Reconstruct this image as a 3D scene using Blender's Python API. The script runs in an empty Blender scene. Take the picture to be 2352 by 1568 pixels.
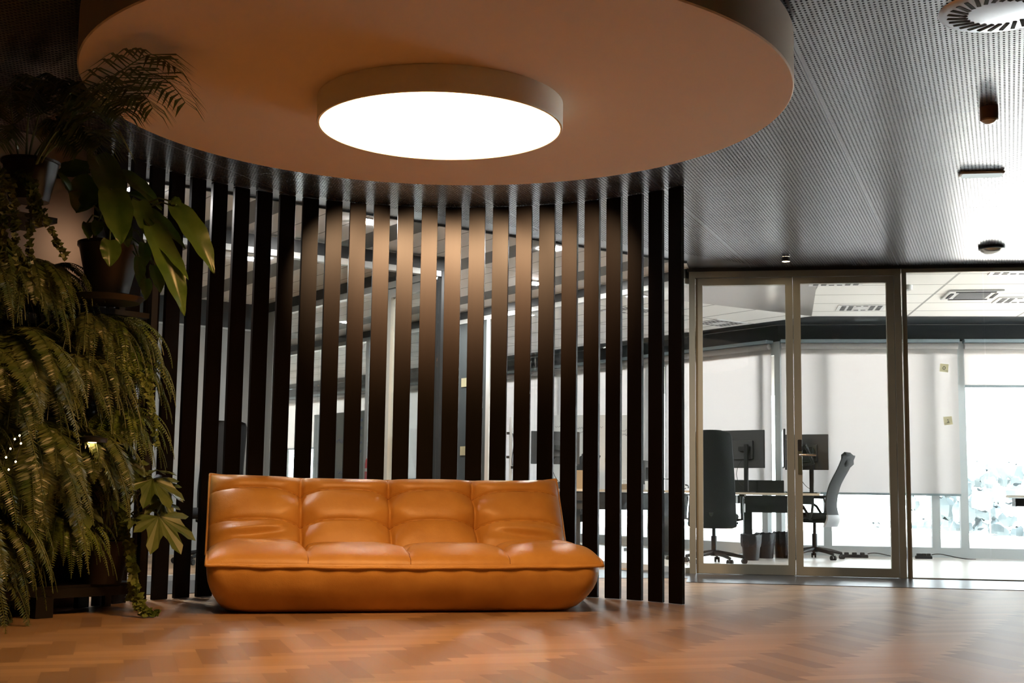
import bpy, math, random
from mathutils import Vector, Matrix
random.seed(7)
PI = math.pi
scene = bpy.context.scene
COL = scene.collection

# ------------------------------------------------------------------ camera
F_PX, PITCH, ROLL, CAM_H = 2950.0, 0.1161, 0.0135, 0.70
cam_data = bpy.data.cameras.new('camera')
cam_data.sensor_width = 36.0
cam_data.lens = F_PX / 2352 * 36.0
cam_data.clip_end = 500
cam = bpy.data.objects.new('camera', cam_data)
COL.objects.link(cam)
cam.matrix_world = (Matrix.Translation((0, 0, CAM_H)) @ Matrix.Rotation(PI / 2 + PITCH, 4, 'X')
                    @ Matrix.Rotation(ROLL, 4, 'Z'))
scene.camera = cam

# ------------------------------------------------------------------ world, exposure
world = bpy.data.worlds.new('overcast_sky')
scene.world = world
world.use_nodes = True
wn = world.node_tree
bg = wn.nodes['Background']
bg.inputs['Color'].default_value = (0.86, 0.94, 1.0, 1)
bg.inputs['Strength'].default_value = 12.0
scene.view_settings.view_transform = 'Standard'
scene.view_settings.look = 'None'
scene.view_settings.exposure = 0.0
scene.view_settings.gamma = 1.0
scene.view_settings.use_curve_mapping = False
try:
    scene.cycles.use_denoising = True
    scene.cycles.max_bounces = 10
    scene.cycles.diffuse_bounces = 5
    scene.cycles.glossy_bounces = 5
    scene.cycles.transparent_max_bounces = 16
    scene.cycles.sample_clamp_indirect = 100.0
    scene.cycles.caustics_reflective = False
    scene.cycles.caustics_refractive = False
except Exception:
    pass
sun_d = bpy.data.lights.new('sun', 'SUN')
sun_d.energy = 125.0
sun_d.color = (1.0, .96, .90)
sun_d.angle = math.radians(3)
sun = bpy.data.objects.new('sun', sun_d)
COL.objects.link(sun)
sun.rotation_euler = Vector((-.5, -.85, -.66)).to_track_quat('-Z', 'Y').to_euler()
LAMP_L = 31.0
SPOT_W = 430.0
WARM = (1.0, 0.515, 0.185)


# ------------------------------------------------------------------ geometry helpers
def ray(px, py):
    x0, y0 = px - 1176.0, py - 784.0
    c, s = math.cos(ROLL), math.sin(ROLL)
    x, y = c * x0 + s * y0, -s * x0 + c * y0
    r, u = x / F_PX, -y / F_PX
    c, s = math.cos(PITCH), math.sin(PITCH)
    return Vector((r, c - u * s, s + u * c))


def at(px, py, Y):
    """world point seen at a pixel, at depth Y"""
    d = ray(px, py)
    return Vector((0, 0, CAM_H)) + d * (Y / d.y)


def onz(px, py, z):
    d = ray(px, py)
    return Vector((0, 0, CAM_H)) + d * ((z - CAM_H) / d.z)


def V(*a):
    return Vector(a)


class MB:
    """collects faces that become one mesh object"""
    def __init__(self):
        self.v, self.f, self.uv, self.col = [], [], {}, []

    def face(self, pts):
        n = len(self.v)
        self.v += [tuple(p) for p in pts]
        self.f.append(tuple(range(n, n + len(pts))))

    def grid(self, rows, close_u=False, close_v=False):
        n = len(self.v)
        nr, nc = len(rows), len(rows[0])
        for r in rows:
            self.v += [tuple(p) for p in r]
        for i in range(nr if close_v else nr - 1):
            for j in range(nc if close_u else nc - 1):
                a = n + i * nc + j
                b = n + i * nc + (j + 1) % nc
                c = n + ((i + 1) % nr) * nc + (j + 1) % nc
                d = n + ((i + 1) % nr) * nc + j
                self.f.append((a, b, c, d))

    def box(self, c, size, ax=None, az=None, bev=0.0):
        """box at centre c; ax: local x axis (horizontal), az: local z axis"""
        ax = Vector(ax).normalized() if ax is not None else V(1, 0, 0)
        az = Vector(az).normalized() if az is not None else V(0, 0, 1)
        ay = az.cross(ax).normalized()
        ax = ay.cross(az).normalized()
        c = Vector(c)
        hx, hy, hz = size[0] / 2, size[1] / 2, size[2] / 2
        if bev <= 0:
            P = [c + ax * sx * hx + ay * sy * hy + az * sz * hz for sz in (-1, 1) for sy in (-1, 1) for sx in (-1, 1)]
            n = len(self.v)
            self.v += [tuple(p) for p in P]
            for q in ((0, 2, 3, 1), (4, 5, 7, 6), (0, 1, 5, 4), (2, 6, 7, 3), (0, 4, 6, 2), (1, 3, 7, 5)):
                self.f.append(tuple(n + i for i in q))
        else:
            b = min(bev, hx * .9, hy * .9, hz * .9)
            rows = []
            for (dz, ins) in ((-hz, b), (-hz + b, 0), (hz - b, 0), (hz, b)):
                x, y = hx - ins, hy - ins
                k = b * .6
                ring = [(-x + k, -y), (x - k, -y), (x, -y + k), (x, y - k), (x - k, y), (-x + k, y), (-x, y - k), (-x, -y + k)]
                rows.append([c + ax * p[0] + ay * p[1] + az * dz for p in ring])
            self.grid(rows, close_u=True)
            n = len(self.v)
            self.f.append(tuple(n - 32 + i for i in range(7, -1, -1)))
            self.f.append(tuple(n - 8 + i for i in range(8)))

    def tube(self, pts, r, seg=8, cap=True, up=None):
        pts = [Vector(p) for p in pts]
        rows = []
        prev = None
        for i, p in enumerate(pts):
            a = pts[max(0, i - 1)]
            b = pts[min(len(pts) - 1, i + 1)]
            t = (b - a)
            t = t.normalized() if t.length > 1e-9 else V(0, 0, 1)
            if prev is None:
                ref = V(0, 0, 1) if abs(t.z) < .9 else V(1, 0, 0)
                nx = t.cross(ref).normalized()
            else:
                nx = (prev - t * prev.dot(t))
                nx = nx.normalized() if nx.length > 1e-6 else t.orthogonal().normalized()
            prev = nx
            ny = t.cross(nx)
            rr = r[i] if isinstance(r, (list, tuple)) else r
            rows.append([p + (nx * math.cos(2 * PI * k / seg) + ny * math.sin(2 * PI * k / seg)) * rr for k in range(seg)])
        self.grid(rows, close_u=True)
        if cap:
            n = len(self.v)
            self.f.append(tuple(n - len(pts) * seg + i for i in range(seg - 1, -1, -1)))
            self.f.append(tuple(n - seg + i for i in range(seg)))

    def lathe(self, c, prof, seg=32, cap0=True, cap1=True):
        c = Vector(c)
        rows = [[c + V(r * math.cos(2 * PI * k / seg), r * math.sin(2 * PI * k / seg), z) for k in range(seg)] for r, z in prof]
        self.grid(rows, close_u=True)
        n = len(self.v)
        if cap0:
            self.f.append(tuple(n - len(prof) * seg + i for i in range(seg - 1, -1, -1)))
        if cap1:
            self.f.append(tuple(n - seg + i for i in range(seg)))

    def build(self, name, mat, parent=None, origin=None, smooth=False):
        me = bpy.data.meshes.new(name)
        if origin is None and parent is not None:
            origin = parent.get('_o')
        o3 = Vector(origin) if origin is not None else None
        vs = self.v if o3 is None else [(p[0] - o3[0], p[1] - o3[1], p[2] - o3[2]) for p in self.v]
        me.from_pydata(vs, [], self.f)
        me.materials.append(mat)
        if smooth:
            me.polygons.foreach_set('use_smooth', [True] * len(me.polygons))
        me.update()
        o = bpy.data.objects.new(name, me)
        COL.objects.link(o)
        if parent is not None:
            o.parent = parent
            if parent.type == 'MESH':
                pass
        elif o3 is not None:
            o.location = o3
        return o


def sharp(o, deg=35):
    """smooth shading with sharp edges kept"""
    me = o.data
    me.polygons.foreach_set('use_smooth', [True] * len(me.polygons))
    try:
        me.set_sharp_from_angle(angle=math.radians(deg))
    except Exception:
        pass
    return o


def tag(o, label=None, cat=None, group=None, kind=None):
    if label:
        o['label'] = label
    if cat:
        o['category'] = cat
    if group:
        o['group'] = group
    if kind:
        o['kind'] = kind
    return o


def thing(name, label, cat, loc, rotz=0.0, group=None):
    o = bpy.data.objects.new(name, None)
    o.empty_display_size = 0.1
    COL.objects.link(o)
    o.location = loc
    o.rotation_euler = (0, 0, rotz)
    return tag(o, label, cat, group)


def wthing(name, label, cat, base, group=None):
    """thing whose parts are given in world coordinates (its Empty is at base, unrotated)"""
    o = thing(name, label, cat, base, 0, group)
    ORG[o.name] = Vector(base)
    return o


ORG = {}


def wpart(mb, name, mat, parent, smooth=False, top=None):
    base = ORG[(top or parent).name]
    o = mb.build(name, mat, parent, origin=base)
    return sharp(o) if smooth else o


def copy_tree(o, parent=None):
    c = o.copy()
    COL.objects.link(c)
    if parent is not None:
        c.parent = parent
    for ch in [x for x in bpy.data.objects if x.parent == o]:
        copy_tree(ch, c)
    return c


# ------------------------------------------------------------------ materials
def new_mat(name):
    m = bpy.data.materials.new(name)
    m.use_nodes = True
    nt = m.node_tree
    return m, nt, nt.nodes['Principled BSDF']


def mat(name, col, rough=.5, metal=0.0, spec=.5, noise=0.0, nscale=8.0, bump=0.0, bscale=60.0):
    m, nt, p = new_mat(name)
    p.inputs['Base Color'].default_value = (*col, 1)
    p.inputs['Roughness'].default_value = rough
    p.inputs['Metallic'].default_value = metal
    p.inputs['Specular IOR Level'].default_value = spec
    N = nt.nodes
    if noise > 0:
        tc = N.new('ShaderNodeTexCoord')
        nz = N.new('ShaderNodeTexNoise')
        nz.inputs['Scale'].default_value = nscale
        nz.inputs['Detail'].default_value = 4
        nt.links.new(tc.outputs['Object'], nz.inputs['Vector'])
        mx = N.new('ShaderNodeMix')
        mx.data_type = 'RGBA'
        mx.inputs[6].default_value = (*[c * (1 - noise) for c in col], 1)
        mx.inputs[7].default_value = (*[min(1, c * (1 + noise)) for c in col], 1)
        nt.links.new(nz.outputs['Fac'], mx.inputs[0])
        nt.links.new(mx.outputs[2], p.inputs['Base Color'])
    if bump > 0:
        tc = N.new('ShaderNodeTexCoord')
        nz = N.new('ShaderNodeTexNoise')
        nz.inputs['Scale'].default_value = bscale
        nz.inputs['Detail'].default_value = 3
        nt.links.new(tc.outputs['Object'], nz.inputs['Vector'])
        b = N.new('ShaderNodeBump')
        b.inputs['Strength'].default_value = bump
        b.inputs['Distance'].default_value = .01
        nt.links.new(nz.outputs['Fac'], b.inputs['Height'])
        nt.links.new(b.outputs['Normal'], p.inputs['Normal'])
    return m


def emit(name, col, strength):
    m = bpy.data.materials.new(name)
    m.use_nodes = True
    nt = m.node_tree
    nt.nodes.clear()
    e = nt.nodes.new('ShaderNodeEmission')
    e.inputs['Color'].default_value = (*col, 1)
    e.inputs['Strength'].default_value = strength
    o = nt.nodes.new('ShaderNodeOutputMaterial')
    nt.links.new(e.outputs[0], o.inputs[0])
    return m


def glass(name, tint=(.962, .974, .970), refl=.055):
    m = bpy.data.materials.new(name)
    m.use_nodes = True
    nt = m.node_tree
    nt.nodes.clear()
    N = nt.nodes
    t = N.new('ShaderNodeBsdfTransparent')
    t.inputs[0].default_value = (*tint, 1)
    g = N.new('ShaderNodeBsdfGlossy')
    g.inputs['Roughness'].default_value = .02
    g.inputs[0].default_value = (1, 1, 1, 1)
    lw = N.new('ShaderNodeLayerWeight')
    lw.inputs[0].default_value = .5
    fac = math_node(nt, 'MULTIPLY_ADD', math_node(nt, 'POWER', lw.outputs['Facing'], 4.0), .55, refl * .7)
    mx = N.new('ShaderNodeMixShader')
    nt.links.new(fac, mx.inputs[0])
    nt.links.new(t.outputs[0], mx.inputs[1])
    nt.links.new(g.outputs[0], mx.inputs[2])
    o = N.new('ShaderNodeOutputMaterial')
    nt.links.new(mx.outputs[0], o.inputs[0])
    return m


def leaf_mat(name, col, col2, rough=.42, trans=.25):
    m, nt, p = new_mat(name)
    N = nt.nodes
    tc = N.new('ShaderNodeTexCoord')
    nz = N.new('ShaderNodeTexNoise')
    nz.inputs['Scale'].default_value = 9
    nz.inputs['Detail'].default_value = 5
    nt.links.new(tc.outputs['Object'], nz.inputs['Vector'])
    mx = N.new('ShaderNodeMix')
    mx.data_type = 'RGBA'
    mx.inputs[6].default_value = (*col, 1)
    mx.inputs[7].default_value = (*col2, 1)
    mr = N.new('ShaderNodeMapRange')
    mr.inputs[1].default_value = .35
    mr.inputs[2].default_value = .65
    nt.links.new(nz.outputs['Fac'], mr.inputs[0])
    nt.links.new(mr.outputs[0], mx.inputs[0])
    nt.links.new(mx.outputs[2], p.inputs['Base Color'])
    p.inputs['Roughness'].default_value = rough
    tr = N.new('ShaderNodeBsdfTranslucent')
    nt.links.new(mx.outputs[2], tr.inputs[0])
    ms = N.new('ShaderNodeMixShader')
    ms.inputs[0].default_value = trans
    nt.links.new(p.outputs[0], ms.inputs[1])
    nt.links.new(tr.outputs[0], ms.inputs[2])
    nt.links.new(ms.outputs[0], N['Material Output'].inputs[0])
    return m


def rotated_xy(nt, ang, sx=1.0, sy=1.0):
    """object XY turned by ang; returns separate-xyz node"""
    N = nt.nodes
    tc = N.new('ShaderNodeTexCoord')
    mp = N.new('ShaderNodeMapping')
    mp.inputs['Rotation'].default_value = (0, 0, -ang)
    nt.links.new(tc.outputs['Object'], mp.inputs['Vector'])
    sp = N.new('ShaderNodeSeparateXYZ')
    nt.links.new(mp.outputs[0], sp.inputs[0])
    return sp


def math_node(nt, op, a, b=None, c=None):
    n = nt.nodes.new('ShaderNodeMath')
    n.operation = op
    for i, v in enumerate((a, b, c)):
        if v is None:
            continue
        if isinstance(v, (int, float)):
            n.inputs[i].default_value = v
        else:
            nt.links.new(v, n.inputs[i])
    return n.outputs[0]


def perforated_mat():
    m, nt, p = new_mat('perforated_metal')
    ang = math.atan2(.36, .93)            # rows of holes run along (.36, .93)
    sp = rotated_xy(nt, -ang)
    pit = .0216
    x = math_node(nt, 'DIVIDE', sp.outputs[0], pit)
    y = math_node(nt, 'DIVIDE', sp.outputs[1], .027)
    fx = math_node(nt, 'SUBTRACT', math_node(nt, 'FRACT', x), .5)
    fy = math_node(nt, 'SUBTRACT', math_node(nt, 'FRACT', y), .5)
    d = math_node(nt, 'ADD', math_node(nt, 'POWER', math_node(nt, 'MULTIPLY', fx, 3.2), 2),
                  math_node(nt, 'POWER', math_node(nt, 'MULTIPLY', fy, 2.7), 2))
    hole = math_node(nt, 'LESS_THAN', d, .62)
    # panel seams: long seam every 1.25 m, cross seam every 2.4 m, plain border beside each
    sx = math_node(nt, 'ABSOLUTE', math_node(nt, 'SUBTRACT', math_node(nt, 'FRACT', math_node(nt, 'DIVIDE', math_node(nt, 'ADD', sp.outputs[0], .86), 1.25)), .5))
    sy = math_node(nt, 'ABSOLUTE', math_node(nt, 'SUBTRACT', math_node(nt, 'FRACT', math_node(nt, 'DIVIDE', math_node(nt, 'ADD', sp.outputs[1], .2), 2.4)), .5))
    seam = math_node(nt, 'MAXIMUM', math_node(nt, 'GREATER_THAN', sx, .4985), math_node(nt, 'GREATER_THAN', sy, .4990))
    border = math_node(nt, 'GREATER_THAN', sx, .4905)
    hole = math_node(nt, 'MULTIPLY', hole, math_node(nt, 'SUBTRACT', 1.0, border))
    # a plain edge towards the corridor side: the B line in plan
    tc = nt.nodes.new('ShaderNodeTexCoord')
    dt = nt.nodes.new('ShaderNodeVectorMath')
    dt.operation = 'DOT_PRODUCT'
    dt.inputs[1].default_value = (-.57, .82, 0)
    nt.links.new(tc.outputs['Object'], dt.inputs[0])
    edge = math_node(nt, 'LESS_THAN', dt.outputs['Value'], 8.235 - .26)
    hole = math_node(nt, 'MULTIPLY', hole, edge)
    dark = math_node(nt, 'MAXIMUM', hole, math_node(nt, 'MULTIPLY', seam, .6))
    mx = nt.nodes.new('ShaderNodeMix')
    mx.data_type = 'RGBA'
    mx.inputs[6].default_value = (.41, .445, .505, 1)
    mx.inputs[7].default_value = (.004, .004, .005, 1)
    nt.links.new(dark, mx.inputs[0])
    nt.links.new(mx.outputs[2], p.inputs['Base Color'])
    p.inputs['Metallic'].default_value = .85
    rg = math_node(nt, 'MULTIPLY_ADD', dark, .4, .27)
    nt.links.new(rg, p.inputs['Roughness'])
    # slightly wavy sheet
    tc2 = nt.nodes.new('ShaderNodeTexCoord')
    nz = nt.nodes.new('ShaderNodeTexNoise')
    nz.inputs['Scale'].default_value = 1.6
    nt.links.new(tc2.outputs['Object'], nz.inputs['Vector'])
    b = nt.nodes.new('ShaderNodeBump')
    b.inputs['Strength'].default_value = .35
    b.inputs['Distance'].default_value = .02
    nt.links.new(nz.outputs['Fac'], b.inputs['Height'])
    nt.links.new(b.outputs['Normal'], p.inputs['Normal'])
    return m


def tile_mat(name, ang, wx, wy, col, colseam, strip=None, seamw=.006, rough=.6):
    """ceiling of panels wx by wy with seams; strip=(n, colour): every n-th panel row has another colour"""
    m, nt, p = new_mat(name)
    sp = rotated_xy(nt, ang)
    x = math_node(nt, 'DIVIDE', sp.outputs[0], wx)
    y = math_node(nt, 'DIVIDE', sp.outputs[1], wy)
    ex = math_node(nt, 'ABSOLUTE', math_node(nt, 'SUBTRACT', math_node(nt, 'FRACT', x), .5))
    ey = math_node(nt, 'ABSOLUTE', math_node(nt, 'SUBTRACT', math_node(nt, 'FRACT', y), .5))
    seam = math_node(nt, 'MAXIMUM', math_node(nt, 'GREATER_THAN', ex, .5 - seamw / wx), math_node(nt, 'GREATER_THAN', ey, .5 - seamw / wy))
    mx = nt.nodes.new('ShaderNodeMix')
    mx.data_type = 'RGBA'
    mx.inputs[6].default_value = (*col, 1)
    mx.inputs[7].default_value = (*colseam, 1)
    nt.links.new(seam, mx.inputs[0])
    out = mx.outputs[2]
    if strip:
        k = math_node(nt, 'FRACT', math_node(nt, 'DIVIDE', math_node(nt, 'FLOOR', x), strip[0]))
        is_s = math_node(nt, 'LESS_THAN', k, .5 / strip[0])
        m2 = nt.nodes.new('ShaderNodeMix')
        m2.data_type = 'RGBA'
        m2.inputs[7].default_value = (*strip[1], 1)
        nt.links.new(is_s, m2.inputs[0])
        nt.links.new(out, m2.inputs[6])
        out = m2.outputs[2]
    nt.links.new(out, p.inputs['Base Color'])
    p.inputs['Roughness'].default_value = rough
    return m


def floor_mat():
    m, nt, p = new_mat('herringbone_wood')
    N = nt.nodes
    at_ = N.new('ShaderNodeAttribute')
    at_.attribute_name = 'plank_tone'
    uv = N.new('ShaderNodeUVMap')
    mp = N.new('ShaderNodeMapping')
    mp.inputs['Scale'].default_value = (2.2, 42, 1)
    nt.links.new(uv.outputs[0], mp.inputs['Vector'])
    nz = N.new('ShaderNodeTexNoise')
    nz.inputs['Scale'].default_value = 1.0
    nz.inputs['Detail'].default_value = 5
    nz.inputs['Roughness'].default_value = .6
    nt.links.new(mp.outputs[0], nz.inputs['Vector'])
    f = math_node(nt, 'ADD', math_node(nt, 'MULTIPLY', nz.outputs['Fac'], .45), math_node(nt, 'MULTIPLY', at_.outputs['Fac'], .75))
    cr = N.new('ShaderNodeValToRGB')
    cr.color_ramp.elements[0].position = .12
    cr.color_ramp.elements[0].color = (.160, .092, .047, 1)
    cr.color_ramp.elements[1].position = .95
    cr.color_ramp.elements[1].color = (.41, .272, .158, 1)
    nt.links.new(f, cr.inputs[0])
    nt.links.new(cr.outputs[0], p.inputs['Base Color'])
    rg = math_node(nt, 'MULTIPLY_ADD', nz.outputs['Fac'], .15, .33)
    nt.links.new(rg, p.inputs['Roughness'])
    p.inputs['Specular IOR Level'].default_value = .45
    return m


def leather_mat():
    m, nt, p = new_mat('cognac_leather')
    N = nt.nodes
    tc = N.new('ShaderNodeTexCoord')
    nz = N.new('ShaderNodeTexNoise')
    nz.inputs['Scale'].default_value = 5
    nz.inputs['Detail'].default_value = 6
    nt.links.new(tc.outputs['Object'], nz.inputs['Vector'])
    cr = N.new('ShaderNodeValToRGB')
    cr.color_ramp.elements[0].position = .3
    cr.color_ramp.elements[0].color = (.51, .255, .062, 1)
    cr.color_ramp.elements[1].position = .75
    cr.color_ramp.elements[1].color = (.64, .355, .098, 1)
    nt.links.new(nz.outputs['Fac'], cr.inputs[0])
    nt.links.new(cr.outputs[0], p.inputs['Base Color'])
    p.inputs['Roughness'].default_value = .42
    p.inputs['Specular IOR Level'].default_value = .45
    vz = N.new('ShaderNodeTexVoronoi')
    vz.inputs['Scale'].default_value = 170
    nt.links.new(tc.outputs['Object'], vz.inputs['Vector'])
    n2 = N.new('ShaderNodeTexNoise')
    n2.inputs['Scale'].default_value = 14
    n2.inputs['Detail'].default_value = 4
    nt.links.new(tc.outputs['Object'], n2.inputs['Vector'])
    h = math_node(nt, 'ADD', math_node(nt, 'MULTIPLY', vz.outputs['Distance'], .12), n2.outputs['Fac'])
    b = N.new('ShaderNodeBump')
    b.inputs['Strength'].default_value = .22
    b.inputs['Distance'].default_value = .012
    nt.links.new(h, b.inputs['Height'])
    nt.links.new(b.outputs['Normal'], p.inputs['Normal'])
    return m


def blind_mat():
    m = bpy.data.materials.new('blind_fabric')
    m.use_nodes = True
    nt = m.node_tree
    N = nt.nodes
    p = N['Principled BSDF']
    p.inputs['Base Color'].default_value = (.62, .60, .57, 1)
    p.inputs['Roughness'].default_value = .9
    tr = N.new('ShaderNodeBsdfTranslucent')
    tr.inputs[0].default_value = (.68, .645, .66, 1)
    ad = N.new('ShaderNodeMixShader')
    ad.inputs[0].default_value = .5
    nt.links.new(p.outputs[0], ad.inputs[1])
    nt.links.new(tr.outputs[0], ad.inputs[2])
    nt.links.new(ad.outputs[0], N['Material Output'].inputs[0])
    return m


def slat_mat(name, k):
    m, nt, p = new_mat(name)
    N = nt.nodes
    tc = N.new('ShaderNodeTexCoord')
    mp = N.new('ShaderNodeMapping')
    mp.inputs['Scale'].default_value = (26, 26, 1.2)
    nt.links.new(tc.outputs['Object'], mp.inputs['Vector'])
    nz = N.new('ShaderNodeTexNoise')
    nz.inputs['Scale'].default_value = 2
    nz.inputs['Detail'].default_value = 5
    nt.links.new(mp.outputs[0], nz.inputs['Vector'])
    cr = N.new('ShaderNodeValToRGB')
    cr.color_ramp.elements[0].color = (.0042 * k, .0025 * k, .0017 * k, 1)
    cr.color_ramp.elements[1].color = (.0066 * k, .0040 * k, .0028 * k, 1)
    nt.links.new(nz.outputs['Fac'], cr.inputs[0])
    nt.links.new(cr.outputs[0], p.inputs['Base Color'])
    p.inputs['Roughness'].default_value = .45
    p.inputs['Specular IOR Level'].default_value = .10
    return m


M = {}
M['floor'] = floor_mat()
M['strip'] = mat('dark_stone_strip', (.035, .037, .040), .30, noise=.15, nscale=20)
M['perf'] = perforated_mat()
U2, V2 = V(.82, .572, 0).normalized(), V(-.572, .82, 0).normalized()
ANG_U = math.atan2(U2.y, U2.x)
M['plank_ceiling'] = tile_mat('white_plank_ceiling', ANG_U, .30, 2.4, (.84, .84, .83), (.30, .30, .30), (4, (.16, .165, .165)))
M['tile_left'] = tile_mat('white_ceiling_tiles_a', ANG_U, .60, 1.2, (.90, .89, .87), (.30, .30, .30), seamw=.012)
ANG_G1 = math.atan2(-.14, .99)
M['tile_right'] = tile_mat('white_ceiling_tiles_b', ANG_G1, 1.2, .60, (.90, .89, .87), (.34, .34, .34), seamw=.012)
M['wedge'] = mat('grey_metal_ceiling', (.42, .40, .385), .28, .5)
M['soffit'] = mat('charcoal_soffit', (.022, .028, .031), .45)
M['wall_dark'] = mat('dark_wall_paint', (.05, .048, .045), .8)
M['wall_beige'] = mat('beige_wall_paint', (.46, .38, .33), .8, noise=.06)
M['wall_grey'] = mat('grey_wall_panel', (.36, .37, .37), .55)
M['wall_white'] = mat('white_wall_paint', (.78, .78, .77), .7)
M['green'] = mat('green_felt_wall', (.16, .34, .09), .9)
M['frame'] = mat('olive_grey_aluminium', (.30, .295, .24), .42, .2)
M['frame_light'] = mat('silver_grey_aluminium', (.50, .52, .51), .40, .3)
M['frame_dark'] = mat('dark_steel_frame', (.030, .033, .034), .40, .3)
M['glass'] = glass('clear_glass')
M['glass_tint'] = glass('tinted_glass', (.62, .72, .70))
M['win_frame'] = mat('window_frame_grey', (.55, .60, .62), .5)
M['blind'] = blind_mat()
M['rail'] = mat('blind_rail_grey', (.30, .37, .40), .45, .4)
M['leather'] = leather_mat()
M['thread'] = mat('brown_seam_thread', (.20, .060, .015), .6)
M['disc'] = mat('sand_plaster', (.80, .67, .55), .75, noise=.03, nscale=3)
M['lamp_body'] = mat('olive_lamp_body', (.92, .90, .80), .5)
M['lamp_glow'] = emit('lamp_glow', WARM, LAMP_L)
M['small_glow'] = emit('small_lamp_glow', (1, .82, .6), 14.0)
M['panel_glow'] = emit('panel_lamp_glow', (1, .97, .93), 650.0)
M['string_glow'] = emit('string_bulb_glow', (1, .62, .28), 30.0)
M['slat_a'] = slat_mat('walnut_slat_mid', 1.0)
M['slat_b'] = slat_mat('walnut_slat_dim_lit', .62)  # same wood, darkened where less lamplight falls
M['slat_c'] = slat_mat('walnut_slat_bright_lit', 1.25)  # same wood, lightened where more lamplight falls
M['black'] = mat('black_plastic', (.007, .008, .009), .45)
M['black_metal'] = mat('black_metal', (.010, .009, .009), .5, .2)
M['black_mesh'] = mat('black_mesh_fabric', (.007, .008, .010), .8, bump=.3, bscale=300)
M['grey_mesh'] = mat('grey_mesh_fabric', (.040, .042, .046), .8, bump=.3, bscale=300)
M['grey_plastic'] = mat('grey_plastic', (.30, .31, .33), .45)
M['divider'] = mat('charcoal_felt', (.050, .052, .056), .95)
M['oak'] = mat('pale_oak_board', (.62, .52, .40), .45, noise=.1, nscale=30)
M['white'] = mat('white_lacquer', (.82, .83, .83), .4)
M['chrome'] = mat('brushed_steel', (.55, .53, .50), .25, 1.0)
M['monitor'] = mat('monitor_grey', (.060, .060, .062), .5)
M['screen'] = mat('dark_screen', (.008, .009, .010), .15)
M['bag'] = mat('black_bin_bag', (.02, .022, .026), .35, bump=.8, bscale=25)
M['paper'] = leaf_mat('cream_paper', (.62, .58, .38), (.66, .62, .42), rough=.8, trans=.5)
M['ink'] = mat('dark_ink', (.03, .03, .05), .6)
M['ink_blue'] = mat('blue_ink', (.10, .13, .26), .6)
M['board'] = mat('grey_writing_board', (.24, .27, .25), .35)
M['whiteboard'] = mat('white_writing_board', (.80, .82, .82), .3)
M['red'] = mat('red_enamel', (.42, .018, .022), .35)
M['label'] = mat('grey_label', (.50, .50, .48), .6)
M['card'] = mat('brown_cardboard', (.33, .24, .14), .85)
M['yellow'] = mat('yellow_plastic', (.65, .40, .06), .5)
M['cup'] = mat('white_ceramic', (.75, .76, .76), .3)
M['vent_white'] = mat('white_metal_vent', (.74, .75, .76), .4)
M['vent_blue'] = mat('pale_grey_vent', (.58, .64, .74), .32, .8)
M['slot'] = mat('dark_slot', (.01, .01, .012), .8)
M['brown_plastic'] = mat('brown_plastic', (.20, .12, .085), .5)
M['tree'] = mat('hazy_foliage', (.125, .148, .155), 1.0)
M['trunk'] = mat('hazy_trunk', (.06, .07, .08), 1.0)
M['ground'] = mat('pale_ground', (.6, .6, .58), 1.0)
M['fern'] = leaf_mat('fern_green', (.050, .088, .016), (.145, .165, .052), rough=.34)
M['fern_light'] = leaf_mat('fern_light_green', (.09, .16, .020), (.19, .25, .045), rough=.36)
M['fern_blue'] = leaf_mat('fern_grey_green', (.065, .10, .028), (.165, .18, .072), rough=.32)
M['palm'] = leaf_mat('palm_green', (.045, .07, .018), (.075, .10, .028))
M['philo'] = leaf_mat('philodendron_green', (.055, .115, .018), (.095, .165, .030), rough=.28, trans=.15)
M['fatsia'] = leaf_mat('fatsia_green', (.06, .10, .024), (.11, .15, .045), rough=.35, trans=.15)
M['ivy'] = leaf_mat('ivy_green', (.10, .16, .03), (.20, .25, .07), rough=.4)
M['stem'] = mat('green_stem', (.09, .12, .035), .5)
M['pot'] = mat('black_plant_pot', (.014, .012, .011), .38)
M['soil'] = mat('dark_soil', (.03, .02, .012), .95)

# ------------------------------------------------------------------ plan of the place
CEIL = 2.72
A = V(1.60, 11.50, 0)                       # corner where the two office glass walls meet
G1D = V(.985, -.165, 0).normalized()        # glass wall with the double door
C = V(-.60, 11.10, 0)                       # corner of the meeting room
FB = V(3.18, 15.25, 0)                      # bend of the facade
FR = V(.993, -.12, 0).normalized()          # right facet of the facade


def wall_hit(px, O, d, py=1128):
    """distance s along the vertical wall O + s d at an image column"""
    r = ray(px, py)
    # (O + s d).xy = k r.xy
    det = d.x * r.y - d.y * r.x
    return (-O.x * r.y + O.y * r.x) / det


def wbox(mb, O, d, s0, s1, t0, t1, z0, z1, sg=1):
    """box in wall coordinates: s along, t towards the far side, z up"""
    d = d.normalized()
    n = V(-d.y, d.x, 0) * sg
    c = O + d * ((s0 + s1) / 2) + n * ((t0 + t1) / 2) + V(0, 0, (z0 + z1) / 2)
    mb.box(c, (abs(s1 - s0), abs(t1 - t0), abs(z1 - z0)), ax=d)


def struct(mb, name, m, parent=None, smooth=False):
    o = mb.build(name, m, parent)
    if parent is None:
        o['kind'] = 'structure'
    if smooth:
        sharp(o)
    return o


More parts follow.
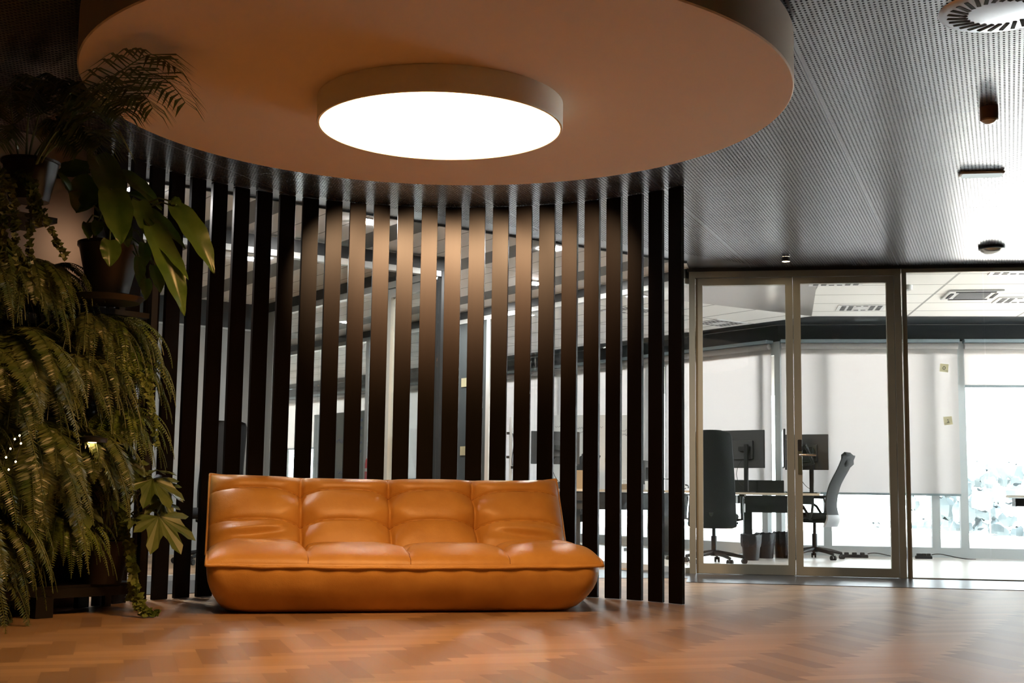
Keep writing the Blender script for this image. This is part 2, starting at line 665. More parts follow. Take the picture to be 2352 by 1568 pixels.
# ---- floor: herringbone planks, one mesh with a tone for each plank
def make_floor():
    L, w = .50, .10
    ang = math.radians(17)
    e1, e2 = V(math.cos(ang), math.sin(ang), 0), V(-math.sin(ang), math.cos(ang), 0)
    vs, fs, tone, uvs = [], [], [], []
    g = .0006

    def add(o, a, b, la, lb, t):
        n = len(vs)
        P = [o + a * g + b * g, o + a * (la - g) + b * g, o + a * (la - g) + b * (lb - g), o + a * g + b * (lb - g)]
        vs.extend([tuple(p) for p in P])
        fs.append((n, n + 1, n + 2, n + 3))
        tone.append(t)
        ru, rv = random.random() * 20, random.random() * 20
        uvs.extend([(ru, rv), (ru + la, rv), (ru + la, rv + lb), (ru, rv + lb)])
    K = 330
    for m_ in range(-58, 59):
        for k in range(-K, K):
            ox, oy = k * w + m_ * L, k * w - m_ * L
            o = e1 * ox + e2 * oy + V(-1, 10, 0)
            if not (-6.6 < o.x < 8.8 and -3.6 < o.y < 29):
                continue
            add(o, e1, e2, L, w, .60 + random.uniform(-.20, .26))  # random tone on a lighter base that paints in this direction's lamp sheen
            o2 = o + e1 * L + e2 * (w - L)
            # plank running the other way, toned darker for its weaker lamp reflection
            add(o2 + e2 * L, -e2, e1, L, w, .27 + random.uniform(-.22, .28))
    me = bpy.data.meshes.new('floor')
    # sub-floor sheet below the joints
    n = len(vs)
    vs.extend([(-11.5, -3.5, -.004), (8.6, -3.5, -.004), (8.6, 29, -.004), (-11.5, 29, -.004)])
    fs.append((n, n + 1, n + 2, n + 3))
    tone.append(.2)
    uvs.extend([(0, 0), (1, 0), (1, 1), (0, 1)])
    me.from_pydata(vs, [], fs)
    at_ = me.attributes.new('plank_tone', 'FLOAT', 'FACE')
    at_.data.foreach_set('value', tone)
    uv = me.uv_layers.new(name='UVMap')
    uv.data.foreach_set('uv', [c for p in uvs for c in p])
    me.materials.append(M['floor'])
    me.update()
    o = bpy.data.objects.new('floor', me)
    COL.objects.link(o)
    o['kind'] = 'structure'


make_floor()
mb = MB()
G4A = C - U2 * 5.0
for (O, d, s0, s1) in ((C - U2 * 5.0, U2, 0, 5.0), (A, G1D, 0, 6.4)):
    n = V(-d.y, d.x, 0)
    P = [O + d * s0, O + d * s1, O + d * s1 - n * 1.15, O + d * s0 - n * 1.15]
    mb.box(sum(P, V(0, 0, 0)) / 4 + V(0, 0, .001), (s1 - s0, 1.15, .006), ax=d)
mb.box((A + C) / 2 + V(.05, -.05, .0), (2.25, 1.1, .005), ax=(A - C))
struct(mb, 'floor_strip', M['strip'])

mb = MB()
E1 = FB + FR * 5.3
P = [A + V(.02, .05, 0), A + G1D * 6.9 + V(0, .05, 0), E1, FB, FB + V2 * 16, A + V2 * 16]
mb.face([(p.x, p.y, .006) for p in P])
mb.face([(p.x, p.y, -.002) for p in reversed(P)])
struct(mb, 'floor_office', mat('pale_office_floor', (.76, .73, .70), .35, noise=.06, nscale=6))
# ---- ceilings
z = CEIL
B0 = V(1.52, 11.12, 0)
b_at = lambda X: B0.y + (X - B0.x) * (U2.y / U2.x)
mb = MB()
mb.face([(-11, -3.4, z), (-11, b_at(-11), z), (B0.x, B0.y, z), (A.x, A.y, z), (8.5, A.y + 6.9 * G1D.y, z), (8.5, -3.4, z)])
struct(mb, 'ceiling', M['perf'])
mb = MB()
G2E = A + V2 * 16
mb.face([(-11, b_at(-11), z + .002), (-11, 22, z + .002), (G2E.x, G2E.y, z + .002), (A.x, A.y, z + .002), (B0.x, B0.y, z + .002)])
struct(mb, 'ceiling_corridor', M['plank_ceiling'])
mb = MB()
wbox(mb, V(-11, b_at(-11), 0), U2, 0, (B0 - V(-11, b_at(-11), 0)).length, -.012, .012, z - .012, z - .001)
struct(mb, 'trim_1', M['soffit'])
# office ceilings: two tile fields, a metal wedge between, dark soffit along the facade
APX = V(3.40, 14.45, 0)
SOF = .62
L0 = V(2.02, 13.65, 0)
offL = FB - U2 * SOF / 1.0
FLs = lambda t: FB + V2 * t - U2 * SOF
FRn = V(FR.y, -FR.x, 0)                    # towards the room
FRs = lambda t: FB + FR * t + FRn * SOF
mb = MB()
g2_hit = L0 - U2 * ((L0 - A).dot(U2))
mb.face([(p.x, p.y, z + .001) for p in (APX, FLs(16), G2E, g2_hit)])
struct(mb, 'ceiling_office_left', M['tile_left'])
mb = MB()
R0 = A + G1D * 1.15
mb.face([(p.x, p.y, z + .001) for p in (R0, A + G1D * 6.95, FRs(5.3), APX)])
struct(mb, 'ceiling_office_right', M['tile_right'])
mb = MB()
mb.face([(p.x, p.y, z + .0015) for p in (A, R0, APX, g2_hit)])
struct(mb, 'ceiling_wedge', M['wedge'])
mb = MB()
mb.face([(p.x, p.y, z + .0008) for p in (APX, FB, FB + V2 * 16, FLs(16))])
mb.face([(p.x, p.y, z + .0008) for p in (FRs(5.3), FB + FR * 5.3, FB, APX)])
wbox(mb, FB, V2, 0, 16, .0, .05, 2.50, z, -1)
wbox(mb, FB, FR, 0, 5.3, .0, .05, 2.50, z)
struct(mb, 'ceiling_soffit', M['soffit'])
mb = MB()
mb.box((-1.2, 12.5, 3.1), (22, 36, .1))
struct(mb, 'ceiling_slab', M['wall_dark'])

# ---- outer walls
mb = MB()
mb.box((-1.5, -3.3, 1.5), (20, .2, 3.2))
struct(mb, 'wall_rear', M['wall_dark'])
mb = MB()
mb.box((1.5, -3.15, 1.2), (5.5, .06, 2.4))
struct(mb, 'wall_rear_green', M['green'])
mb = MB()
mb.box((8.5, 4.0, 1.5), (.2, 14.8, 3.2))
struct(mb, 'wall_right', M['wall_dark'])
mb = MB()
for (y0_, y1_, z0_, z1_) in ((11.3, 11.5, 0, 3.1), (14.6, 14.9, 0, 3.1), (11.5, 14.6, 0, .10), (11.5, 14.6, 2.62, 3.1), (13.0, 13.08, .10, 2.62)):
    mb.box((8.5, (y0_ + y1_) / 2, (z0_ + z1_) / 2), (.16, y1_ - y0_, z1_ - z0_))
w3 = struct(mb, 'fill_window', M['win_frame'])  # unseen window, added to bring more daylight into the office
for (y0_, y1_) in ((11.48, 13.02), (13.06, 14.62)):
    mb = MB()
    mb.box((8.5, (y0_ + y1_) / 2, 1.36), (.012, y1_ - y0_, 2.56))
    mb.build('pane', M['glass'], w3)
mb = MB()
mb.box((-11, 9, 1.5), (.2, 26, 3.2))
struct(mb, 'wall_far_left', M['wall_dark'])
mb = MB()
e0, e1 = FB + V2 * 16, G2E - U2 * 6.0
mb.box((e0 + e1) / 2 + V(0, 0, 1.5), ((e0 - e1).length, .15, 3.2), ax=(e0 - e1))
struct(mb, 'wall_back', M['wall_white'])
# grey back wall of the meeting room
LG3 = wall_hit(604, C, V2)
G6 = C + V2 * LG3
mb = MB()
wbox(mb, G6 - U2 * 5.5, U2, 0, 5.5, 0, .10, 0, 2.42)
w6 = struct(mb, 'wall_meeting_room', M['wall_grey'])
mb = MB()
wbox(mb, G6 - U2 * 5.5, U2, 0, 5.5, -.01, .10, 2.42, 2.70)
struct(mb, 'trim_2', M['soffit'])
mb = MB()
for s in (1.2, 2.75, 4.3):
    wbox(mb, G6 - U2 * 5.5, U2, s - .006, s + .006, -.006, .001, 0, 2.40)
wbox(mb, G6 - U2 * 5.5, U2, 0, 5.5, -.015, -.0, 2.40, 2.42)
struct(mb, 'trim_3', M['frame_light'])


# ---- glass walls
def glass_line(name, O, d, s0, s1, joints, frame, hz=.11, zt=CEIL - .01, zb=0.0, base=.05, gm=None, depth=.07):
    """frame mesh (structure) with one pane child per bay"""
    fr = MB()
    wbox(fr, O, d, s0, s1, -depth / 2, depth / 2, zb, zb + base)
    wbox(fr, O, d, s0, s1, -depth / 2, depth / 2, zt - hz, zt)
    for (s, w) in joints:
        if w > 0:
            wbox(fr, O, d, s - w / 2, s + w / 2, -depth / 2, depth / 2, zb + base, zt - hz)
    root = struct(fr, name, frame)
    S = [s0] + [j[0] for j in joints if s0 < j[0] < s1] + [s1]
    S = sorted(set(S))
    for a, b in zip(S[:-1], S[1:]):
        if b - a < .06:
            continue
        p = MB()
        wbox(p, O, d, a + .004, b - .004, -.005, .005, zb + base - .01, zt - hz + .01)
        p.build('pane', gm or M['glass'], root)
    return root


# G1: frame around the double door, then fixed glazing to the right
sx = lambda px: wall_hit(px, A, G1D)
s_l, s_m, s_r, s_e = sx(1598), sx(1826), sx(2062), sx(2083)
ZH = 2.69
mb = MB()
wbox(mb, A, G1D, sx(1584), s_l, -.05, .05, 0, ZH)
wbox(mb, A, G1D, s_r, s_e - .02, -.05, .05, 0, ZH)
wbox(mb, A, G1D, s_l, s_r, -.05, .05, ZH - .055, ZH)
struct(mb, 'door_frame', M['frame'])
mb = MB()
wbox(mb, A, G1D, -.02, 7.0, -.06, .06, ZH, CEIL)
struct(mb, 'trim_4', M['frame_dark'])


def door_leaf(name, O, d, a, b, zt, frame, stile, rail_b, rail_t, handle_s, side, t0=0.0, pull=True):
    fr = MB()
    wbox(fr, O, d, a, a + stile, t0 - .028, t0 + .028, .008, zt)
    wbox(fr, O, d, b - stile, b, t0 - .028, t0 + .028, .008, zt)
    wbox(fr, O, d, a + stile, b - stile, t0 - .028, t0 + .028, .008, .008 + rail_b)
    wbox(fr, O, d, a + stile, b - stile, t0 - .028, t0 + .028, zt - rail_t, zt)
    root = struct(fr, name, frame)
    p = MB()
    wbox(p, O, d, a + stile - .01, b - stile + .01, t0 - .006, t0 + .006, rail_b, zt - rail_t + .01)
    p.build('pane', M['glass'], root)
    if handle_s is not None:
        n = V(-d.y, d.x, 0)
        h = O + d * handle_s + V(0, 0, 1.05)
        q = MB()
        q.box(h - n * (.032 - t0) + V(0, 0, -.02), (.040, .010, .30), ax=d, bev=.004)
        e = q.build('escutcheon', M['chrome'], root)
        q = MB()
        q.box(h - n * .040 + V(0, 0, .085), (.038, .016, .10), ax=d, bev=.005)
        q.build('card_reader', M['black'], root)
        q = MB()
        g = h - n * .04
        q.tube([g, g - n * .045, g - n * .055 + d * side * .02, g - n * .055 + d * side * .135], .0105, 10)
        sharp(q.build('door_handle', M['chrome'], root))
    return root


door_leaf('door_1', A, G1D, s_l + .004, s_m - .003, ZH - .06, M['frame'], .062, .085, .062, None, 1)
door_leaf('door_2', A, G1D, s_m + .003, s_r - .004, ZH - .06, M['frame'], .062, .075, .056, s_m + .045, 1)
glass_line('wall_front', A, G1D, s_e - .01, 7.0, [(s_e + .012, .036), (sx(2272), 0), (sx(2272) + 1.5, 0), (sx(2272) + 3.0, 0)],
           M['frame'], hz=.030, zt=ZH, base=.012, depth=.06)

# G2: office glass wall running away to the left
s_c0 = wall_hit(1048, A, V2)
s_c1 = wall_hit(1122, A, V2)
s_p = wall_hit(842, A, V2)
glass_line('wall_office', A, V2, 0.02, 16, [(wall_hit(1226, A, V2), .0), (s_c1, .07), (s_c0, .07), (s_p, .09), (8.6, 0), (11.0, .07)],
           M['frame_light'], hz=.05, zt=2.64, base=.05)
mb = MB()
wbox(mb, A, V2, 0, 16, -.05, .05, 2.64, CEIL)
struct(mb, 'trim_5', M['frame_dark'])
mb = MB()
wbox(mb, A, V2, s_c1 + .04, s_c0 - .04, -.02, .02, .06, 2.59)
struct(mb, 'wall_office_panel', mat('slate_panel', (.055, .065, .068), .25))
# G3: meeting room side wall with a door
s_d1 = wall_hit(893, C, V2)
glass_line('wall_corridor', C, V2, 0.0, LG3, [(.05, .09), (s_d1, .0), (s_d1 + .10, .09), (2.4, 0), (LG3 - .11, .22)],
           M['frame_light'], hz=.06, zt=2.62, base=.04)
mb = MB()
wbox(mb, C, V2, -.03, LG3, -.045, .045, 2.62, CEIL)
wbox(mb, C, V2, -.04, .06, -.05, .05, 0, CEIL)
struct(mb, 'trim_6', M['frame_dark'])
door_leaf('door_3', C, V2, .10, s_d1 + .05, 2.55, M['frame_light'], .055, .08, .08, s_d1 - .01, -1)
# G4: front glass of the meeting room
glass_line('wall_meeting_front', C, -U2, .05, 5.0, [(1.35, 0), (2.7, 0), (4.0, 0)], M['frame_light'], hz=.05, zt=2.60, base=.045)
mb = MB()
wbox(mb, C, -U2, -.05, 5.0, -.045, .045, 2.60, 2.70)
struct(mb, 'trim_7', M['frame_dark'])

# ---- facade: window frames, panes, fascia
def facade(sg, O, d, s0, s1, posts, name):
    fr = MB()
    wbox(fr, O, d, s0, s1, -.03, .05, 0, .12, sg)
    wbox(fr, O, d, s0, s1, -.02, .05, 2.36, 2.52, sg)
    for s in posts:
        wbox(fr, O, d, s - .045, s + .045, -.02, .05, .12, 2.36, sg)
    root = struct(fr, name, M['win_frame'])
    S = [s0] + list(posts) + [s1]
    for a, b in zip(S[:-1], S[1:]):
        if b - a < .15:
            continue
        p = MB()
        wbox(p, O, d, a + .03, b - .03, .01, .02, .10, 2.40, sg)
        p.build('pane', M['glass'], root)


facade(-1, FB, V2, -.04, 16, [0.0, .22, 1.95, 2.3, 3.9, 4.25, 5.85, 6.2, 7.8, 8.15, 9.75, 11.7, 13.6, 15.6], 'window_1')
facade(1, FB, FR, 0.06, 5.4, [.55, 1.78, 2.10, 3.9, 5.2], 'window_2')

# outside
mb = MB()
mb.face([(-300, 12, -6), (300, 12, -6), (300, 400, -6), (-300, 400, -6)])
struct(mb, 'ground_outside', M['ground'])

# ------------------------------------------------------------------ ceiling disc and its lamp
DC = V(-.339, 5.692, 0)
mb = MB()
R, z0, z1 = 1.574, 2.45, 2.675
mb.lathe(DC, [(.001, z0), (R - .006, z0), (R, z0 + .006), (R, z1), (R - .02, z1), (.001, z1)], 160, False, False)
disc = sharp(mb.build('ceiling_disc', M['disc'], None, DC + V(0, 0, z0)))
tag(disc, 'large round sand-coloured ceiling disc hung under the perforated metal ceiling', 'ceiling panel')
mb = MB()
mb.lathe(DC - (DC + V(0, 0, z0)), [(1.2, z1), (1.2, CEIL)], 64, False, False)
h = sharp(mb.build('hanger', M['black_metal'], disc))
lamp = wthing('ceiling_lamp', 'big round drum ceiling lamp glowing warm white under the sand-coloured disc', 'lamp', DC + V(0, 0, 2.332))
mb = MB()
mb.lathe(DC, [(.545, 2.340), (.545, 2.332), (.555, 2.332), (.557, 2.338), (.557, 2.449), (.001, 2.449)], 128, False, False)
wpart(mb, 'housing', M['lamp_body'], lamp, True)
mb = MB()
mb.lathe(DC, [(.001, 2.336), (.5455, 2.336)], 128, False, False)
mb.f = [tuple(reversed(q)) for q in mb.f]
wpart(mb, 'diffuser', M['lamp_glow'], lamp)

# ------------------------------------------------------------------ curved screen of slats
SC, SR, SA0, SDA = V(-.4784, 7.0124, 0), 2.0427, -1.0686, .0840
ORD = ['last', 'second', 'third', 'fourth', 'fifth', 'sixth', 'seventh', 'eighth', 'ninth', 'tenth', 'eleventh', 'twelfth', 'thirteenth']
sm = MB()
sm.box((0, 0, CEIL / 2 - .001), (.115, .028, CEIL - .004), bev=.0025)
SLAT_MATS = {}
dims = {7: 'b', 9: 'c', 10: 'c', 8: 'a', 11: 'a', 12: 'c', 13: 'c', 14: 'a', 15: 'b', 16: 'c', 17: 'b', 18: 'a'}  # uneven lamplight along the screen, put into the slat colours
meshes = {}
for kk in 'abc':
    o = sm.build('slat', M['slat_' + kk])
    meshes[kk] = o.data
    bpy.data.objects.remove(o)
ks = list(range(-3, 24))
for k in ks:
    a = SA0 + SDA * k
    p = SC + V(math.sin(a), math.cos(a), 0) * SR
    o = bpy.data.objects.new('screen_slat', meshes[dims.get(k, 'a')])
    COL.objects.link(o)
    o.location = p + V(0, 0, .001)
    o.rotation_euler = (0, 0, -a)
    i, j = k + 3, 23 - k
    if j <= 12:
        lab = 'dark wooden slat of the curved screen, %s from its right end by the glass door' % (ORD[j] if j else 'first')
        if j == 0:
            lab = 'dark wooden slat at the right end of the curved screen by the glass door'
    elif i <= 12:
        lab = 'dark wooden slat of the curved screen, %s from its left end behind the plants' % (ORD[i] if i else 'first')
        if i == 0:
            lab = 'dark wooden slat at the left end of the curved screen behind the plants'
    else:
        lab = 'dark wooden slat exactly in the middle of the curved screen above the sofa'
    tag(o, lab, 'slat', 'vertical slats of the curved screen')

# small spots on the ceiling, hidden from here by the disc, that wash the slats
dl_names = ['first', 'second', 'third', 'fourth', 'fifth']
for i, a in enumerate((-.28, -.08, .11, .29, .47)):
    rd = V(math.sin(a), math.cos(a), 0)
    p = SC + rd * 1.05
    t = wthing('wall_washer_spot', 'small black ceiling spot washing the slats, %s of the row behind the disc' % dl_names[i], 'spotlight', V(p.x, p.y, CEIL - .001), 'ceiling spots behind the disc')
    ax = (rd * .88 + V(0, 0, -.47)).normalized()
    h = V(p.x, p.y, CEIL - .030)
    mb = MB()
    mb.tube([V(p.x, p.y, CEIL - .002), V(p.x, p.y, CEIL - .022)], .008, 8)
    wpart(mb, 'bracket', M['black_metal'], t, True)
    mb = MB()
    mb.tube([h - ax * .035, h + ax * .022], .018, 16)
    wpart(mb, 'housing', M['black_metal'], t, True)
    mb = MB()
    mb.tube([h + ax * .0225, h + ax * .024], .014, 16)
    wpart(mb, 'lens', M['small_glow'], t)
    ld = bpy.data.lights.new('spot_light', 'SPOT')
    ld.energy = SPOT_W * (.85, 1.0, 1.0, .8, .45)[i]
    ld.color = (1.0, .62, .34)
    ld.spot_size = math.radians(63)
    ld.spot_blend = 1.0
    ld.shadow_soft_size = .02
    lo = bpy.data.objects.new('spot_light', ld)
    COL.objects.link(lo)
    lo.parent = t
    lo.location = h + ax * .030 - ORG[t.name]
    lo.rotation_euler = ax.to_track_quat('-Z', 'Y').to_euler()


# ------------------------------------------------------------------ sofa
def make_sofa():
    rz = math.radians(12)
    W = 1.128
    root = thing('leather_sofa', 'low tufted cognac leather sofa standing before the curved slat screen', 'sofa', (-.555, 7.36, 0), rz)
    leather = M['leather']

    def seam_soft(x, xs, wid):
        return min(abs(x - s) for s in xs) / wid
    # base
    mb = MB()
    prof = [(.05, .292), (.012, .284), (.000, .268), (.004, .225), (.014, .18), (.032, .14), (.058, .10), (.09, .062), (.125, .030), (.165, .008), (.21, .0)]
    D = .96
    rows = []
    for ins, zz in prof:
        x1, y0, y1 = W - ins * .7, ins, D - ins
        rad = .09 + max(0, ins) * .5
        dense = []
        arcs = []
        for (cx_, cy_, a0) in ((x1 - rad, y0 + rad, -PI / 2), (x1 - rad, y1 - rad, 0), (-x1 + rad, y1 - rad, PI / 2), (-x1 + rad, y0 + rad, PI)):
            arcs.append([(cx_ + rad * math.cos(a0 + q / 8 * PI / 2), cy_ + rad * math.sin(a0 + q / 8 * PI / 2)) for q in range(9)])
        for i in range(4):
            dense += arcs[i]
            p, n_ = arcs[i][-1], arcs[(i + 1) % 4][0]
            dense += [(p[0] + (n_[0] - p[0]) * q / 40, p[1] + (n_[1] - p[1]) * q / 40) for q in range(1, 40)]
        sag = lambda x: -.012 * math.cos(x / W * PI / 2) * (1 if zz > .2 else 0)
        rows.append([V(x, y - .006 * math.exp(-((zz - .15) / .06) ** 2) * math.sin(x * 7) * (1 if y < .3 else 0), max(0.0, zz + sag(x))) for x, y in dense])
    rows.reverse()
    mb.grid(rows, close_u=True)
    n = len(mb.v)
    nr = len(rows[0])
    mb.f.append(tuple(n - len(rows) * nr + i for i in range(nr - 1, -1, -1)))
    mb.f.append(tuple(n - nr + i for i in range(nr)))
    mb.build('base', leather, root, smooth=True)
    # seat cushion
    XS = [-.575, .0, .575]
    NX, NY = 300, 84

    def quilt(x, xs, w1, w2):
        d = min(abs(x - s) for s in xs)
        return -math.exp(-d / w1) - .45 * math.exp(-(d / w2) ** 2)

    def seat_z(x, y):
        fx = min(1, max(0, (1 - abs(x) / W) / .16))
        ex = math.sqrt(max(0, 1 - (1 - fx) ** 2))
        fy = min(1, y / .30)
        e = .262 + .012 * (1 - math.cos(x / W * PI / 2)) + (.050 + .078 * ex) * math.sqrt(max(0, 1 - (1 - fy) ** 2.2))
        e -= .05 * max(0, (y - .42) / .3) ** 1.5
        q = quilt(x, XS, .035, .012)
        e += .036 * q * min(1, fy * 1.3)
        # tufts at the middle row
        for s in XS:
            r2 = ((x - s) / .10) ** 2 + ((y - .36) / .07) ** 2
            e -= .040 * math.exp(-r2)
        d = abs(y - .36 - .02 * math.cos((x) * 2 * PI / .575))
        e -= .014 * math.exp(-d / .025) * (1 if abs(x) < 1.0 else .4)
        e += .005 * math.sin(x * 17 + 2 * math.sin(y * 11)) * math.exp(-((y - .25) / .18) ** 2) * .6
        # creases near the ends of the back joint
        for xe, s in ((-.86, 1), (.86, -1)):
            g = math.exp(-((x - xe) / .22) ** 2 - ((y - .50) / .10) ** 2)
            e += .022 * g * math.sin(42 * (y - .5) + 7 * s * (x - xe))
        return e
    rows = []
    for j in range(NY + 1):
        y = .70 * (j / NY) ** 1.25
        y = -.004 + y
        rows.append([V(-W + 2 * W * i / NX, y + .018 * math.sin(min(1, max(0, 1 - y / .05)) * PI) * 0, seat_z(-W + 2 * W * i / NX, max(0, y))) for i in range(NX + 1)])
    mb = MB()
    mb.grid(rows)
    seat = mb.build('seat_cushion', leather, root, smooth=True)
    # back cushion
    WB0, WB1 = -1.138, 1.060
    NV = 110
    zs = [.643, .458]

    def back_pt(u, v):
        """u 0..1 across, v 0..1 from the crease to the top"""
        x = WB0 + (WB1 - WB0) * u
        ze = .30 + .46 * v
        y = .60 + .24 * v + .05 * v * v
        # pillow thickness: bulges to the front (-y)
        fu = min(1, min(u, 1 - u) / .085)
        eu = math.sqrt(max(0, 1 - (1 - fu) ** 2))
        fv = min(1, (1 - v) / .16)
        ev = math.sqrt(max(0, 1 - (1 - fv) ** 2))
        puff = .125 * eu * ev
        q = quilt(x, XSB, .040, .012)
        puff += .042 * q * eu * ev
        for zz in zs:
            arch = .022 * (1 - (2 * ((x - XSB[0]) / .545 % 1.0) - 1) ** 2)
            d = abs(ze - zz - arch)
            puff += (-.024 * math.exp(-d / .030) - .006 * math.exp(-(d / .006) ** 2)) * eu
            for s in XSB:
                puff -= .045 * math.exp(-((x - s) / .085) ** 2 - ((ze - zz) / .055) ** 2)
        for xe, s in ((-.86, 1), (.80, -1)):
            g = math.exp(-((x - xe) / .20) ** 2 - ((ze - .40) / .05) ** 2)
            puff += .018 * g * math.sin(60 * (ze - .4) - 8 * s * (x - xe))
        n = V(0, -.87, .40).normalized()
        ear = .016 * (abs(2 * u - 1) ** 10) * v ** 4
        sag = -.010 * math.sin(PI * u) * v ** 3 + .004 * math.sin(u * PI * 4) * v ** 6
        return V(x, y, ze + ear + sag) + n * puff
    XSB = [-.59, -.045, .49]
    rows = []
    for j in range(NV + 1):
        v = j / NV
        v = 1 - (1 - v) ** 1.15
        rows.append([back_pt(i / NX, v) for i in range(NX + 1)])
    # over the top and down the rear
    for (vy, vz, sc) in ((.03, .006, 1), (.07, -.03, .995), (.09, -.12, .99), (.09, -.30, .985), (.06, -.46, .98)):
        rows.append([V((WB0 + WB1) / 2 + (back_pt(i / NX, 1).x - (WB0 + WB1) / 2) * sc, .89 + vy, back_pt(i / NX, 1).z + vz) for i in range(NX + 1)])
    mb = MB()
    mb.grid(rows)
    # close the two ends
    nC = NX + 1
    for e in (0, NX):
        loop = [V(*rows[j][e]) for j in range(len(rows))]
        n = len(mb.v)
        mb.v += [tuple(p) for p in loop]
        idx = list(range(n, n + len(loop)))
        mb.f.append(tuple(idx if e else idx[::-1]))
    back = mb.build('back_cushion', leather, root, smooth=True)
    # piping
    def pipe(pts, name='piping', r=.0085):
        m_ = MB()
        m_.tube(pts, r, 8)
        m_.build(name, leather, par, smooth=True)
    N = 90
    par = seat
    pipe([V(-W + 2 * W * i / N, -.006 + .003 * math.sin(i * .9), seat_z(-W + 2 * W * i / N, 0) + .002 * math.sin(i * .37)) for i in range(N + 1)])
    for sx_ in (-1, 1):
        pipe([V(sx_ * W, .70 * i / 30 - .004, seat_z(sx_ * W, .70 * i / 30)) for i in range(30)])
    par = back
    pipe([back_pt(0, i / 50) + V(-.004, 0, 0) for i in range(51)])
    pipe([back_pt(1, i / 50) + V(.004, 0, 0) for i in range(51)])
    pipe([back_pt(i / N, 1) + V(0, .012, .004) for i in range(N + 1)])
    for cx_ in (0, 1):
        m_ = MB()
        p = back_pt(cx_, 1)
        m_.lathe(p + V(0, .005, 0), [(.001, -.012), (.010, -.010), (.014, 0), (.010, .010), (.001, .012)], 12, False, False)
        m_.build('corner_tuft', leather, back, smooth=True)
    # stitched seam lines
    for s in XS:
        m_ = MB()
        m_.tube([V(s + .002 * math.sin(j), .004 + .66 * j / 60, seat_z(s, .004 + .66 * j / 60) - .0005) for j in range(61)], .0022, 5)
        m_.build('seat_seam', M['thread'], seat)
    for s in XSB:
        m_ = MB()
        u = (s - WB0) / (WB1 - WB0)
        m_.tube([back_pt(u, j / 80) for j in range(3, 80)], .0022, 5)
        m_.build('back_seam', M['thread'], back)
    for zz in zs:
        m_ = MB()
        pts = []
        for i in range(4, 197):
            u = i / 200
            x = WB0 + (WB1 - WB0) * u
            arch = .022 * (1 - (2 * ((x - XSB[0]) / .545 % 1.0) - 1) ** 2)
            pts.append(back_pt(u, (zz + arch - .30) / .46))
        m_.tube(pts, .0018, 5)
        m_.build('cross_seam', M['thread'], back)


make_sofa()


# ------------------------------------------------------------------ plants
class Leaves:
    def __init__(self):
        self.mb = MB()

    def kite(self, p, d, n, L, w, fold=0.0):
        """one narrow leaflet from p along d, flat normal n"""
        s = d.cross(n).normalized()
        m = p + d * (L * .42)
        v = self.mb.v
        k = len(v)
        v += [tuple(p), tuple(m + s * w - n * fold), tuple(p + d * L), tuple(m - s * w - n * fold)]
        self.mb.f.append((k, k + 1, k + 2, k + 3))


def frond_path(base, az, L, e0, e1, steps, swirl=0.0, pw=.8):
    p = Vector(base)
    pts = [p.copy()]
    for i in range(steps):
        s = (i + .5) / steps
        el = e0 + (e1 - e0) * s ** pw
        a = az + swirl * s
        d = V(math.cos(a) * math.cos(el), math.sin(a) * math.cos(el), math.sin(el))
        p = p + d * (L / steps)
        pts.append(p.copy())
    return pts


def fern_frond(lv, st, path, wmax, r=random, lw=.16, angle=.35, per=1):
    n = len(path) - 1
    for i in range(1, n):
        t = (path[min(n, i + 1)] - path[i - 1]).normalized()
        side = t.cross(V(0, 0, 1))
        side = side.normalized() if side.length > .05 else V(1, 0, 0)
        up = side.cross(t).normalized()
        s = i / n
        wl = wmax * (min(1, s / .16) ** .8) * (1 - max(0, (s - .45) / .55) ** 1.6 * .92)
        for q in (-1, 1):
            for j in range(per):
                pp = path[i] + (path[i + 1] - path[i]) * (j / per)
                d = (side * q * math.cos(angle) + t * math.sin(angle) - up * r.uniform(.0, .35) + V(0, 0, -.10)).normalized()
                nn = (up + side * r.uniform(-.35, .35) + t * r.uniform(-.4, .4)).normalized()
                lv.kite(pp, d, nn, wl * r.uniform(.85, 1.1), wl * lw)
    st.tube(path[::2] if n > 12 else path, .0022, 4, False)


def boston_fern(seed, nf=46, Lr=(.42, .72), w=.055, droop=(-1.35, -1.5), front=2.3, per=1, steps=34):
    """pot at the origin, fronds mostly spread over the +x half; returns meshes for foliage"""
    r = random.Random(seed)
    lv, st = Leaves(), MB()
    for i in range(nf):
        az = r.uniform(-front, front)
        L = r.uniform(*Lr)
        e0 = r.uniform(.0, 1.1)
        path = frond_path(V(.04 * math.cos(az), .04 * math.sin(az), .02), az, L, e0, r.uniform(*droop), steps, r.uniform(-.4, .4), r.uniform(.38, .62))
        fern_frond(lv, st, path, w * r.uniform(.8, 1.15), r, lw=.10 if per > 1 else .16, per=per)
    return lv.mb, st


def pot_mb(r0, r1, h, z0=0.0):
    mb = MB()
    mb.lathe(V(0, 0, z0 - h), [(r0, 0), (r1, h * .9), (r1 + .008, h * .92), (r1 + .008, h), (r1 - .004, h), (r1 - .008, h - .02), (.002, h - .02)], 28, True, False)
    return mb


